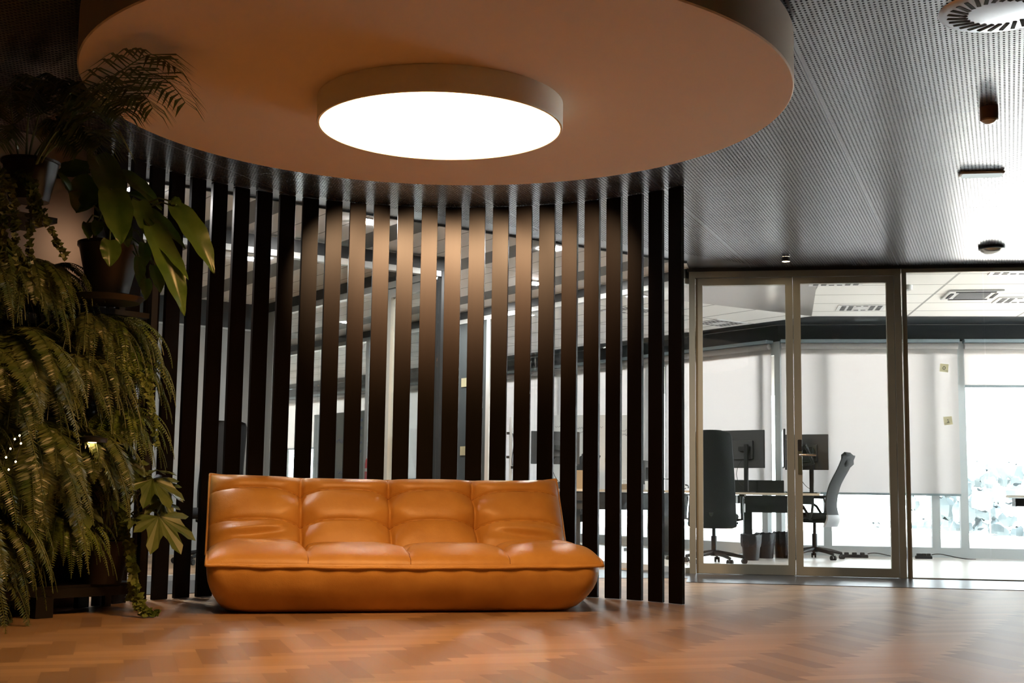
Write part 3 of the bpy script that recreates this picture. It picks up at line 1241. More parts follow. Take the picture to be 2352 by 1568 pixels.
# rack: runs from the sofa end towards the camera on the left
RK = V(-2.10, 7.43, 0)                       # front post nearest the sofa
RD = V(-.655, -.755, 0).normalized()         # along the rack
RN = V(.755, -.655, 0).normalized()          # out of its front
rack = wthing('plant_rack', 'black metal plant rack standing on the wooden floor left of the sofa', 'rack', RK)
TIERS = [.16, .70, 1.20, 1.70, 2.16]
for s in (0.0, 1.62):
    for t in (0.0, -.34):
        mb = MB()
        mb.box(RK + RD * s + RN * t + V(0, 0, 1.13), (.04, .04, 2.26), ax=RD)
        wpart(mb, 'post', M['black_metal'], rack)
for zt in TIERS:
    mb = MB()
    if zt > 2:
        mb.box(RK + RD * 1.12 + RN * -.17 + V(0, 0, zt - .015), (.98, .34, .03), ax=RD)
    else:
        mb.box(RK + RD * .81 + RN * -.17 + V(0, 0, zt - .015), (1.60, .34, .03), ax=RD)
    wpart(mb, 'shelf', M['black_metal'], rack)
mb = MB()
mb.box(RK + RD * .81 + RN * .0 + V(0, 0, .12), (1.66, .03, .05), ax=RD)
wpart(mb, 'rail', M['black_metal'], rack)
mb = MB()
mb.box(RK + RD * .62 + RN * .02 + V(0, 0, .055), (.10, .10, .11), ax=RD)
wpart(mb, 'foot', M['black_metal'], rack)
mb = MB()
mb.box(RK + RD * .81 + RN * -.33 + V(0, 0, .86), (1.6, .012, 1.5), ax=RD)
wpart(mb, 'back_panel', M['black_metal'], rack)

mb = MB()
mb.box(RK + RD * 1.85 + RN * -.48 + V(0, 0, CEIL / 2), (3.5, .12, CEIL - .004), ax=RD)
struct(mb, 'wall_left', M['wall_beige'])

fern_protos = []
for sd, kw in ((1, dict(nf=40, Lr=(.40, .68), w=.080, steps=30, per=2)), (2, dict(nf=50, Lr=(.32, .58), w=.046, steps=36)),
               (3, dict(nf=34, Lr=(.50, .85), w=.098, steps=32, per=2)), (4, dict(nf=50, Lr=(.28, .50), w=.040, steps=32))):
    fern_protos.append(boston_fern(sd, **kw))
FMAT = ['fern', 'fern_blue', 'fern', 'fern_light']
fern_mesh = []
for (lvm, stm), mn in zip(fern_protos, FMAT):
    a = lvm.build('foliage', M[mn])
    b = stm.build('stems', M['stem'])
    fern_mesh.append((a.data, b.data))
    bpy.data.objects.remove(a)
    bpy.data.objects.remove(b)
pm = pot_mb(.085, .115, .17).build('pot', M['pot'])
pot_data = pm.data
bpy.data.objects.remove(pm)


def put_fern(kind, loc, rz, label, sc=1.0, group='ferns on the plant rack'):
    t = thing('potted_fern', label, 'fern', loc, rz, group)
    t.scale = (sc, sc, sc)
    for nm, d in (('pot', pot_data), ('foliage', fern_mesh[kind][0]), ('stems', fern_mesh[kind][1])):
        o = bpy.data.objects.new(nm, d)
        COL.objects.link(o)
        o.parent = t
    return t


rn = math.atan2(RN.y, RN.x)
along = ['at the sofa end', 'second from the sofa end', 'third from the sofa end', 'at the camera end']
tname = {1: 'second shelf up', 2: 'middle shelf', 3: 'fourth shelf up', 0: 'bottom shelf', 4: 'top shelf'}
kinds_t = {0: (None, None, 0, 2), 1: (1, 2, 0, 2), 2: (1, 0, 2, 1), 3: (None, 0, 1, 3)}
adj = {0: 'broad dark green', 1: 'dense grey-green', 2: 'long arching', 3: 'small pale green'}
rr = random.Random(5)
for ti in (0, 1, 2, 3):
    for j, kd in enumerate(kinds_t[ti]):
        if kd is None:
            continue
        s = .42 + j * .36 + rr.uniform(-.04, .04)
        p = RK + RD * s + RN * rr.uniform(-.10, -.04) + V(0, 0, TIERS[ti] + .17)
        put_fern(kd, p, rn + rr.uniform(-.35, .35) + (-.25 if j == 0 else 0),
                 '%s fern on the rack\'s %s, %s' % (adj[kd], tname[ti], along[j]), rr.uniform(.9, 1.12))
fill = [(3, .50, -.02, .50, 'small pale fern hanging low on the rack, left of the lobed leaves'), (2, .80, .06, .98, 'arching fern in front of the rack between second and middle shelf, nearer the sofa'),
        (1, 1.18, .04, 1.00, 'grey-green fern in front of the rack between second and middle shelf, nearer the camera'),
        (1, .52, .02, 1.36, 'grey-green fern filling the rack front just under the philodendron pot'), (2, .95, .05, 1.45, 'arching fern filling the rack front left of the philodendron pot'),
        (1, 1.36, .05, 1.52, 'grey-green fern at the left picture edge below the top shelf'), (0, 1.05, .07, .52, 'dark fern drooping before the bottom shelf near the string lights'),
        (1, .66, -.06, 1.86, 'grey-green fern crowding the philodendron pot on its camera side'),
        (0, 1.15, -.05, 1.98, 'dark fern trailing from under the palm at the left picture edge'), (0, .44, .0, .96, 'dark fern at the sofa end of the rack, above the lobed leaves')]
for kd, s_, o_, z_, lab in fill:
    put_fern(kd, RK + RD * s_ + RN * o_ + V(0, 0, z_), rn + rr.uniform(-.3, .3), lab, rr.uniform(.85, 1.0))
# two extra pale ferns reaching out towards the slats
put_fern(3, RK + RD * .16 + RN * -.10 + V(0, 0, 1.42), rn + .75, 'pale green fern reaching past the rack post, below the broad-leaved plant', 1.05)
put_fern(3, RK + RD * .16 + RN * -.06 + V(0, 0, 1.10), rn + .85, 'pale green fern with tips over the slats, beside the middle shelf', .95)
put_fern(2, RK + RD * 1.25 + RN * .10 + V(0, 0, .62), rn - .15, 'long drooping fern at the picture\'s lower left corner, over the rack foot', 1.05)


put_fern(3, RK + RD * .24 + RN * -.06 + V(0, 0, 1.60), rn + .55, 'pale green fern right under the philodendron saucer, tips crossing the left slats', 1.1)
put_fern(1, RK + RD * .40 + RN * -.02 + V(0, 0, 1.60), rn + .1, 'grey-green fern below the philodendron saucer, hanging left of the pale one', .9)


# big-leaved philodendron in its black pot
def leaf_blade(mb, base, d, n, L, W, bend=.5, fold=.18, nl=12, nw=6, heart=.1, wave=0.0, shape=.75):
    """curved blade with a midrib fold; bend curls the tip along -n"""
    d = d.normalized()
    s = d.cross(n).normalized()
    n = s.cross(d).normalized()
    rows = []
    p = Vector(base)
    ang = 0.0
    for i in range(nl + 1):
        t = i / nl
        dd = (d * math.cos(ang) - n * math.sin(ang)).normalized()
        nn = (n * math.cos(ang) + d * math.sin(ang)).normalized()
        w = W * (math.sin(PI * min(1, (t * .93 + .07)) ** shape) ** .8 + heart * max(0, 1 - t * 5)) * .5
        row = []
        for j in range(nw + 1):
            q = 2 * j / nw - 1
            row.append(p + s * (q * w) + nn * (fold * w * abs(q) + wave * W * math.sin(t * 22 + q * 2) * q * q) - dd * (heart * W * .6 * abs(q) * max(0, 1 - t * 4)))
        rows.append(row)
        p = p + dd * (L / nl)
        ang += bend / nl
    mb.grid(rows)
    return rows


PH = at(250, 640, 7.0)
PH = V(PH.x, PH.y, TIERS[3] + .0)
philo = wthing('potted_philodendron', 'broad-leaved green philodendron in a black pot on the rack\'s fourth shelf', 'plant', PH)
mb = MB()
mb.lathe(PH, [(.10, .012), (.165, .30), (.175, .31), (.175, .33), (.160, .33), (.150, .30), (.001, .30)], 32, True, False)
pp_ = wpart(mb, 'pot', M['pot'], philo, True)
mb = MB()
mb.lathe(PH, [(.001, .001), (.17, .001), (.20, .030), (.195, .034), (.16, .012), (.001, .012)], 32, False, False)
wpart(mb, 'saucer', M['pot'], pp_, True, philo)
PHT = PH + V(0, 0, .31)
# (base px, tip px, depth base, depth tip, width, bend, face)
LV = [((400, 474), (512, 564), 6.75, 6.62, .120, .55, 1),
      ((345, 520), (454, 667), 6.75, 6.62, .125, .50, 1),
      ((340, 520), (437, 604), 6.80, 6.68, .075, .3, 1),
      ((254, 436), (284, 534), 6.70, 6.55, .150, .25, 1),
      ((332, 480), (426, 537), 6.85, 6.75, .070, .3, 1),
      ((205, 388), (103, 378), 6.95, 6.85, .105, .5, 1),
      ((222, 356), (292, 452), 6.85, 6.68, .150, .5, 1),
      ((275, 396), (372, 431), 6.90, 6.80, .080, .5, 1),
      ((215, 410), (172, 478), 6.98, 6.92, .150, .5, 1),
      ((298, 444), (364, 446), 6.9, 6.8, .050, .4, 1),
      ((252, 552), (256, 602), 6.75, 6.70, .095, .3, 1),
      ((331, 558), (336, 604), 6.85, 6.80, .060, .3, 1),
      ((354, 610), (373, 660), 6.85, 6.80, .070, .3, 1),
      ((318, 590), (326, 648), 6.9, 6.85, .055, .3, 1),
      ((334, 640), (338, 680), 6.9, 6.85, .055, .3, 1),
      ((318, 462), (345, 520), 6.82, 6.72, .095, .4, 1),
      ((392, 462), (412, 458), 6.75, 6.72, .06, .7, 1),
      ((350, 505), (400, 600), 6.85, 6.75, .10, .4, 1),
      ((200, 512), (206, 540), 6.7, 6.65, .055, .3, 1),
      ((226, 508), (220, 534), 6.7, 6.65, .055, .3, 1),
      ((262, 500), (300, 545), 6.85, 6.78, .10, .4, 1),
      ((186, 470), (240, 430), 6.92, 6.85, .10, .4, 1),
      ((160, 440), (150, 395), 6.9, 6.8, .05, .4, 1)]
for (b, t, yb, yt, w, bend, on) in LV:
    if not on:
        continue
    pb, pt = at(b[0], b[1], yb), at(t[0], t[1], yt)
    d = pt - pb
    view = (V(0, 0, CAM_H) - pb).normalized()
    nrm = (view * .8 + V(.25, -.1, .75)).normalized()
    nrm = (nrm - d.normalized() * nrm.dot(d.normalized())).normalized()
    # start so that the curled blade ends at the tip
    rot = Matrix.Rotation(-bend / 2, 3, d.normalized().cross(nrm))
    mb = MB()
    leaf_blade(mb, pb, (rot @ d.normalized()), nrm, d.length * 1.06, w * 1.2, bend, .34, 18, 8, .10, .035)
    lo = wpart(mb, 'leaf', M['philo'], philo)
    lo.data.polygons.foreach_set('use_smooth', [True] * len(lo.data.polygons))
    mb = MB()
    mid = (PHT + pb) / 2 + V(0, 0, .10)
    q = [PHT + (mid - PHT) * 0, PHT * .5 + mid * .5 + V(0, 0, .05), mid, mid * .4 + pb * .6 + V(0, 0, .03), pb]
    mb.tube(q, .005, 6)
    wpart(mb, 'stem', M['stem'], philo, True)

# palm on the top shelf
PB = at(70, 395, 6.55)
palm = wthing('potted_palm', 'feathery palm in a black pot on top of the rack, fronds reaching under the disc', 'palm', V(PB.x, PB.y, TIERS[4]))
mb = MB()
mb.lathe(V(PB.x, PB.y, TIERS[4]), [(.10, .001), (.14, .20), (.148, .20), (.148, .215), (.13, .215), (.12, .19), (.001, .19)], 28, True, False)
wpart(mb, 'pot', M['pot'], palm, True)


def bez(ps, n):
    out = []
    m = len(ps) - 1
    for i in range(n + 1):
        t = i / n
        q = [Vector(p) for p in ps]
        while len(q) > 1:
            q = [a.lerp(b, t) for a, b in zip(q[:-1], q[1:])]
        out.append(q[0])
    return out


PALM = [  # control points (px, py, depth)
    [(70, 400, 6.5), (150, 190, 6.2), (330, 70, 5.2), (425, 235, 5.0)],
    [(75, 400, 6.5), (170, 160, 6.0), (280, 60, 4.95), (395, 150, 4.9)],
    [(70, 400, 6.5), (160, 220, 6.1), (290, 120, 5.3), (350, 248, 5.2)],
    [(80, 400, 6.5), (150, 260, 6.3), (270, 150, 5.6), (285, 255, 5.5)],
    [(60, 400, 6.5), (90, 200, 6.4), (140, 130, 6.0), (210, 230, 5.8)],
    [(60, 400, 6.5), (60, 220, 6.4), (80, 150, 6.0), (130, 200, 5.7)],
    [(70, 400, 6.5), (130, 310, 6.4), (220, 260, 6.2), (235, 330, 6.1)],
    [(50, 400, 6.5), (20, 240, 6.4), (10, 170, 6.1), (50, 230, 5.8)],
    [(60, 400, 6.5), (100, 300, 6.4), (160, 250, 6.2), (190, 340, 6.1)],
    [(50, 400, 6.5), (0, 300, 6.4), (-30, 250, 6.1), (-20, 320, 5.8)],
]
for cps in PALM:
    path = bez([at(*c) for c in cps], 46)
    for p in path:
        if (V(p.x, p.y, 0) - DC).length < 1.62 and p.z > 2.42:
            p.z = 2.42
        p.z = min(p.z, 2.66)
    lv, st = Leaves(), MB()
    st.tube(path[::2], [.007 - .0055 * i / 23 for i in range(24)][:len(path[::2])], 5, False)
    n = len(path) - 1
    for i in range(13, n + 1):
        t = (path[min(n, i + 1)] - path[i - 1]).normalized()
        side = t.cross(V(0, 0, 1)).normalized()
        up = side.cross(t).normalized()
        s = (i - 13) / (n - 13)
        LL = .30 * (math.sin(PI * (.18 + .72 * s)) ** .8)
        for q in (-1, 1):
            p0 = path[i]
            d = (side * q * .75 + t * .75 + up * random.uniform(-.15, .10)).normalized()
            # leaflet in two segments so that it droops
            nn = (up + side * q * .3).normalized()
            sd = d.cross(nn).normalized()
            w = .0075
            p1 = p0 + d * LL * .5
            d2 = (d + V(0, 0, -.75)).normalized()
            p2 = p1 + d2 * LL * .5
            k = len(lv.mb.v)
            lv.mb.v += [tuple(p0 + sd * .002), tuple(p0 - sd * .002), tuple(p1 - sd * w), tuple(p1 + sd * w), tuple(p2)]
            lv.mb.f += [(k, k + 1, k + 2, k + 3), (k + 3, k + 2, k + 4)]
    for vi, vv in enumerate(lv.mb.v):
        zmax = 2.438 if math.hypot(vv[0] - DC.x, vv[1] - DC.y) < 1.60 else 2.70
        if vv[2] > zmax:
            lv.mb.v[vi] = (vv[0], vv[1], zmax)
    fo = wpart(lv.mb, 'frond', M['palm'], palm)
    wpart(st, 'frond_stem', M['stem'], fo, False, palm)


# lobed fatsia at the lower right of the rack
FT = RK + RD * .22 + RN * -.05 + V(0, 0, TIERS[1])
FT.z = .42
fats = wthing('potted_fatsia', 'plant with large lobed green leaves in the low planter, hanging before the left slats', 'plant', V(FT.x, FT.y, TIERS[0]))
mb = MB()
mb.lathe(V(FT.x, FT.y, TIERS[0]), [(.11, .001), (.15, .22), (.158, .22), (.158, .235), (.14, .235), (.13, .21), (.001, .21)], 28, True, False)
wpart(mb, 'pot', M['pot'], fats, True)


def lobed(mb, c, d, n, S):
    """palmate leaf: lobes fan out around direction d"""
    d = d.normalized()
    s = d.cross(n).normalized()
    n = s.cross(d).normalized()
    outline = []
    lob = [-2.1, -1.35, -.68, 0, .68, 1.35, 2.1]
    ln = [.48, .72, .92, 1.0, .92, .72, .48]
    for i, (a, l) in enumerate(zip(lob, ln)):
        if i:
            am = (lob[i - 1] + a) / 2
            outline.append((am, .52))
        for da, f in ((-.22, .66), (-.17, .84), (0, 1.0), (.17, .84), (.22, .66)):
            outline.append((a + da, l * f))
    k = len(mb.v)
    mb.v.append(tuple(c))
    pts = []
    for a, r in outline:
        p = c + (d * math.cos(a) + s * math.sin(a)) * r * S - n * (.30 * S * r * r) + n * .05 * S * math.cos(a * 4.6)
        pts.append(p)
        mb.v.append(tuple(p))
    for i in range(len(pts) - 1):
        mb.f.append((k, k + 1 + i, k + 2 + i))
    return


for (c, t, Yc, S) in (((285, 1060), (335, 1120), 7.2, .20), ((350, 1100), (395, 1150), 7.15, .21), ((365, 1185), (432, 1265), 7.1, .24),
                      ((225, 1085), (250, 1125), 7.1, .13), ((362, 1080), (380, 1070), 7.2, .13), ((190, 1160), (215, 1210), 7.0, .15),
                      ((370, 1110), (400, 1160), 7.2, .16), ((258, 1150), (275, 1170), 7.1, .11), ((310, 1190), (335, 1215), 7.1, .10),
                      ((375, 1150), (370, 1185), 7.2, .14)):
    pc, pt = at(c[0], c[1], Yc), at(t[0], t[1], Yc - .12)
    view = (V(0, 0, CAM_H) - pc).normalized()
    nrm = (view * .6 + V(.3, -.1, .8)).normalized()
    d = (pt - pc).normalized()
    mb = MB()
    lobed(mb, pc, d, nrm, S * 1.05)
    wpart(mb, 'leaf', M['fatsia'], fats)
    mb = MB()
    b0 = V(FT.x, FT.y, TIERS[0] + .2)
    m1 = b0.lerp(pc, .5) + V(0, 0, .12)
    mb.tube(bez([b0, m1, pc - d * .06 + V(0, 0, .03), pc], 10), .0045, 6)
    wpart(mb, 'stem', M['stem'], fats, True)


# trailing ivy strands
def ivy(label, base, strands, lsz, mn='ivy', seed=1, name='trailing_ivy'):
    r = random.Random(seed)
    t = wthing(name, label, 'ivy', base, 'trailing plants on the rack')
    lv, st = Leaves(), MB()
    for path in strands:
        P = bez([at(*c) for c in path], 46)
        for p in P:
            p.z = max(p.z, .012)
        st.tube(P[::2], .0022, 4, False)
        for i in range(2, len(P)):
            for q in range(3):
                d = V(r.uniform(-1, 1), r.uniform(-1, .4), r.uniform(-.8, .5)).normalized()
                nn = V(r.uniform(-.5, .5), -1, r.uniform(0, 1)).normalized()
                L = lsz * r.uniform(.7, 1.3)
                p0 = P[i] + V(0, 0, 0)
                s = d.cross(nn)
                if s.length < .2:
                    continue
                s.normalize()
                k = len(lv.mb.v)
                pts = [p0, p0 + d * L * .25 + s * L * .42, p0 + d * L * .6 + s * L * .30, p0 + d * L, p0 + d * L * .6 - s * L * .30, p0 + d * L * .25 - s * L * .42]
                lv.mb.v += [(a.x, a.y, max(a.z, .004)) for a in pts]
                lv.mb.f += [(k, k + 1, k + 2, k + 3), (k, k + 3, k + 4, k + 5)]
    wpart(lv.mb, 'foliage', M[mn], t)
    wpart(st, 'vine', M['stem'], t)
    return t


b = RK + RD * .10 + RN * -.02
ivy('long ivy strand hanging to the floor beside the rack post', V(b.x, b.y, TIERS[0]),
    [[(268, 1180, 7.2), (310, 1220, 7.1), (290, 1290, 7.1), (312, 1380, 7.05), (330, 1412, 7.0), (360, 1408, 7.05)],
     [(262, 1200, 7.2), (330, 1260, 7.15), (300, 1330, 7.1), (305, 1395, 7.05), (335, 1409, 7.02)],
     [(275, 1160, 7.2), (285, 1240, 7.1), (318, 1290, 7.1), (300, 1370, 7.1)]], .034, 'ivy', 3)
b = RK + RD * .05 + RN * 0.0
ivy('small-leaved strand dangling from the fourth shelf before the left slats', V(b.x, b.y, TIERS[2]),
    [[(315, 815, 7.2), (345, 825, 7.2), (350, 870, 7.15), (345, 930, 7.15)], [(270, 830, 7.1), (330, 840, 7.15), (352, 900, 7.1), (358, 1020, 7.1)]], .026, 'ivy', 4)
b = RK + RD * .9 + RN * 0.0
ivy('bushy small-leaved trailing plant at the camera end of the fourth shelf', V(b.x, b.y, TIERS[3]),
    [[(60, 400, 6.4), (90, 440, 6.3), (95, 500, 6.3), (150, 590, 6.3)], [(20, 400, 6.3), (40, 450, 6.2), (30, 520, 6.2), (45, 620, 6.2)],
     [(80, 410, 6.4), (70, 480, 6.3), (60, 560, 6.3), (75, 640, 6.3)], [(0, 380, 6.2), (15, 450, 6.2), (5, 520, 6.2), (10, 600, 6.2)],
     [(40, 390, 6.4), (75, 420, 6.3), (85, 470, 6.3), (90, 520, 6.3)]], .030, 'fern_blue', 5)
# string of tiny bulbs between the ferns
sl = wthing('string_lights', 'string of tiny warm bulbs glowing between the ferns at the left edge', 'string lights', at(40, 1050, 6.5))
pts = [at(a, b_, 6.30) for a, b_ in ((-10, 1035), (14, 1050), (24, 1030), (34, 1008), (45, 1000), (48, 1018), (36, 1060), (20, 1078))]
mb = MB()
mb.tube(pts, .002, 4)
wpart(mb, 'wire', M['black'], sl)
for p in pts[1:]:
    mb = MB()
    mb.lathe(p, [(.001, -.005), (.0035, -.003), (.0045, 0), (.003, .004), (.001, .005)], 8, False, False)
    wpart(mb, 'bulb', M['string_glow'], sl)
gl = wthing('grow_light', 'small round grow light under the second shelf amid the ferns', 'lamp', at(212, 1012, 7.0))
p = at(212, 1018, 6.85)
mb = MB()
mb.lathe(p, [(.075, .004), (.078, .03), (.03, .04), (.001, .04)], 20, False, False)
wpart(mb, 'housing', M['black'], gl, True)
mb = MB()
mb.lathe(p, [(.001, .003), (.02, .003), (.022, .006)], 16, False, False)
wpart(mb, 'bulb', M['string_glow'], gl)


q = at(225, 560, 7.25)
t = wthing('wall_fill_light', 'small black lamp added unseen behind the philodendron to brighten the beige wall', 'lamp', q)  # added lamp, hidden by the plant, to light the wall
mb = MB()
ax = (-RN + V(-.25, 0, .02)).normalized()
mb.tube([q, q + ax * .05], [.018, .026], 14)
wpart(mb, 'shade', M['black'], t, True)
mb = MB()
mb.tube([q, q + V(.02, 0, -.06), q + V(.03, 0, -.14)], .006, 6)
wpart(mb, 'stem', M['black'], t, True)
ld = bpy.data.lights.new('wall_fill_bulb', 'SPOT')
ld.energy = 1.5
ld.color = (1.0, .66, .42)
ld.spot_size = math.radians(120)
ld.spot_blend = 1.0
ld.shadow_soft_size = .012
lo = bpy.data.objects.new('wall_fill_bulb', ld)
COL.objects.link(lo)
lo.parent = t
lo.location = ax * .056
lo.rotation_euler = ax.to_track_quat('-Z', 'Y').to_euler()

# ------------------------------------------------------------------ fittings on the lobby ceiling
def ceil_xy(px, py, zz=CEIL):
    return onz(px, py, zz)


p = V(2.02, 5.16, CEIL)
t = wthing('air_diffuser', 'round pale swirl air diffuser in the metal ceiling at the upper right corner', 'air vent', p)
mb = MB()
mb.lathe(V(p.x, p.y, 0), [(.001, CEIL - .012), (.225, CEIL - .012), (.245, CEIL - .006), (.25, CEIL - .0005)], 64, False, False)
mb.f = [tuple(reversed(q)) for q in mb.f]
wpart(mb, 'plate', M['vent_blue'], t, True)
mb = MB()
for i in range(28):
    a = 2 * PI * i / 28
    rd, tg = V(math.cos(a), math.sin(a), 0), V(-math.sin(a), math.cos(a), 0)
    d = (rd + tg * .45).normalized()
    mb.box(p + rd * .172 + V(0, 0, -.0125), (.085, .017, .003), ax=d)
wpart(mb, 'slots', M['slot'], t)
p = onz(2272, 268, CEIL - .05)
t = wthing('motion_sensor', 'small brown cylindrical sensor under the metal ceiling, above the slim emergency light', 'sensor', V(p.x, p.y, CEIL))
mb = MB()
mb.lathe(V(p.x, p.y, 0), [(.040, CEIL - .072), (.046, CEIL - .066), (.046, CEIL - .001)], 32, True, False)
wpart(mb, 'body', M['brown_plastic'], t, True)
mb = MB()
mb.lathe(V(p.x, p.y, 0), [(.001, CEIL - .088), (.025, CEIL - .084), (.038, CEIL - .072)], 24, False, False)
wpart(mb, 'lens', M['cup'], t, True)
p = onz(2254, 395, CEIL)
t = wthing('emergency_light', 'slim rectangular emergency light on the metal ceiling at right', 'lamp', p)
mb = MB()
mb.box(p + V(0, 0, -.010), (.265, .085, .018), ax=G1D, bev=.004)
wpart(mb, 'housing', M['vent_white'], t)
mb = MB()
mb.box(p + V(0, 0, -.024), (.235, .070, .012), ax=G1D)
wpart(mb, 'diffuser', emit('emergency_lens_reflection', (.9, 1, .97), .75), t)  # emission stands in for the bright reflection on the clear plastic lens
p = onz(2278, 566, CEIL)
t = wthing('ceiling_dome', 'shiny round dome on the metal ceiling just before the glass wall', 'dome', p)
mb = MB()
mb.lathe(V(p.x, p.y, 0), [(.105, CEIL - .002), (.105, CEIL - .022), (.095, CEIL - .026)], 40, False, False)
wpart(mb, 'rim', M['black'], t, True)
mb = MB()
mb.lathe(V(p.x, p.y, 0), [(.095, CEIL - .024), (.085, CEIL - .042), (.06, CEIL - .056), (.001, CEIL - .064)], 40, False, False)
wpart(mb, 'dome', M['chrome'], t, True)
p = onz(1805, 590, CEIL)
t = wthing('surface_downlight', 'tiny lit surface downlight on the metal ceiling above the glass double door', 'downlight', p)
mb = MB()
mb.lathe(V(p.x, p.y, 0), [(.030, CEIL - .040), (.034, CEIL - .042), (.034, CEIL - .001)], 24, False, False)
wpart(mb, 'housing', M['black_metal'], t, True)
mb = MB()
mb.lathe(V(p.x, p.y, 0), [(.001, CEIL - .038), (.031, CEIL - .038)], 24, False, False)
mb.f = [tuple(reversed(q)) for q in mb.f]
wpart(mb, 'lens', emit('door_spot_glow', (1, .74, .46), 200.0), t)


# lights in the corridor and meeting room ceilings
def square_light(px, py, size, label, round_=False):
    p = onz(px, py, CEIL)
    t = wthing('ceiling_spot', label, 'downlight', p, 'lights in the corridor ceiling')
    mb = MB()
    mb2 = MB()
    if round_:
        mb.lathe(V(p.x, p.y, 0), [(size * .42, CEIL - .004), (size * .5, CEIL - .008), (size * .52, CEIL - .001)], 28, False, False)
        mb2.lathe(V(p.x, p.y, 0), [(.001, CEIL - .004), (size * .43, CEIL - .004)], 28, False, False)
        mb2.f = [tuple(reversed(q)) for q in mb2.f]
    else:
        mb.box(p + V(0, 0, -.004), (size + .03, size + .03, .008), ax=U2)
        mb2.box(p + V(0, 0, -.010), (size, size, .004), ax=U2)
    wpart(mb, 'frame', M['vent_white'], t)
    wpart(mb2, 'lens', M['panel_glow'], t)


square_light(846, 507, .15, 'bright square light in the white ceiling, seen left of the lamp between slats')
square_light(575, 592, .14, 'bright square light in the meeting room ceiling, seen above the sofa\'s left end')
square_light(1228, 649, .14, 'bright square light deep in the corridor ceiling, seen below the round downlight')
square_light(1003, 700, .15, 'small bright square light far down the corridor, beside the dark corner post')
square_light(322, 433, .14, 'bright square light glowing behind the philodendron leaves')
square_light(1262, 571, .20, 'bright round downlight in the white corridor ceiling right of centre', True)
square_light(796, 740, .12, 'tiny round light far down the corridor, seen left of the lamp\'s centre', True)
square_light(1181, 722, .12, 'tiny round light in the office ceiling, seen through slats below the square light', True)


# ------------------------------------------------------------------ office ceiling fittings
def grille(px, py, sx_, sy_, ax, label, rows, cols, z_=CEIL):
    p = onz(px, py, z_)
    t = wthing('ceiling_vent', label, 'air vent', p, 'vents in the office ceiling')
    mb = MB()
    mb.box(p + V(0, 0, -.003), (sx_, sy_, .008), ax=ax)
    wpart(mb, 'plate', M['vent_white'], t)
    mb = MB()
    ax = Vector(ax).normalized()
    ay = V(-ax.y, ax.x, 0)
    for i in range(cols):
        for j in range(rows):
            if 1 < i < cols - 2 and 0 < j < rows - 1:
                continue
            mb.box(p + ax * ((i + .5) / cols - .5) * sx_ * .9 + ay * ((j + .5) / rows - .5) * sy_ * .85 + V(0, 0, -.0085), (sx_ / cols * .6, sy_ / rows * .42, .002), ax=ax)
    wpart(mb, 'slots', M['divider'], t)


grille(1922, 647, .50, .42, G1D, 'square slotted vent in the office ceiling, seen at the top of the right door leaf', 6, 6)
grille(1977, 706, .50, .42, G1D, 'square slotted vent in the office ceiling, lower one seen in the right door leaf', 6, 6)
grille(1652, 741, .50, .45, U2, 'square slotted vent in the office ceiling, seen through the left door leaf', 6, 6)
grille(2345, 621, .50, .40, G1D, 'square slotted vent in the office ceiling at the right picture edge', 5, 6)
grille(2345, 688, .50, .40, G1D, 'small slotted vent near the facade at the right picture edge', 5, 6)
grille(1448, 712, .50, .45, U2, 'square slotted vent in the office ceiling, seen between the rightmost slats', 6, 6)
grille(1092, 748, .50, .45, U2, 'square slotted vent in the office ceiling, seen right of the dark corner post', 6, 6)
p = onz(2232, 675, CEIL)
t = wthing('air_conditioner', 'ceiling cassette air conditioner with a ribbed grille behind the fixed glass', 'air conditioner', p)
mb = MB()
mb.box(p + V(0, 0, -.008), (.52, .56, .02), ax=G1D, bev=.006)
wpart(mb, 'panel', M['vent_white'], t)
mb = MB()
n1 = V(-G1D.y, G1D.x, 0)
for i in range(14):
    mb.box(p + n1 * (-.17 + .34 * i / 13) + V(0, 0, -.021), (.30, .008, .006), ax=G1D)
wpart(mb, 'grille', M['grey_plastic'], t)
mb = MB()
for s in (-1, 1):
    mb.box(p + n1 * (s * .24) + V(0, 0, -.021), (.38, .03, .006), ax=G1D)
    mb.box(p + G1D * (s * .21) + V(0, 0, -.021), (.03, .30, .006), ax=G1D)
wpart(mb, 'outlet', M['divider'], t)
p = onz(2084, 655, CEIL)
t = wthing('smoke_detector', 'small white smoke detector on the office ceiling beside the door frame', 'smoke detector', p)
mb = MB()
mb.lathe(V(p.x, p.y, 0), [(.030, CEIL - .055), (.045, CEIL - .045), (.05, CEIL - .0)], 20, True, False)
wpart(mb, 'body', M['vent_white'], t, True)


# ------------------------------------------------------------------ roller blinds
def blind(O, d, s0, s1, zb, label, sg=1):
    n = V(-d.y, d.x, 0) * sg
    base = O + d * ((s0 + s1) / 2) - n * .10 + V(0, 0, zb)
    t = wthing('roller_blind', label, 'blind', base, 'roller blinds along the facade')
    mb = MB()
    mb.tube([O + d * s0 - n * .10 + V(0, 0, 2.455), O + d * s1 - n * .10 + V(0, 0, 2.455)], .035, 12)
    wpart(mb, 'roller', M['blind'], t, True)
    mb = MB()
    wbox(mb, O, d, s0 - .01, s1 + .01, -.16, -.04, 2.492, 2.53, sg)
    wpart(mb, 'head_rail', M['rail'], t)
    mb = MB()
    a, b = O + d * s0 - n * .066, O + d * s1 - n * .066
    mb.face([a + V(0, 0, zb), b + V(0, 0, zb), b + V(0, 0, 2.46), a + V(0, 0, 2.46)])
    wpart(mb, 'fabric', M['blind'], t)
    mb = MB()
    wbox(mb, O, d, s0, s1, -.076, -.056, zb - .025, zb, sg)
    wpart(mb, 'bottom_bar', M['rail'], t)


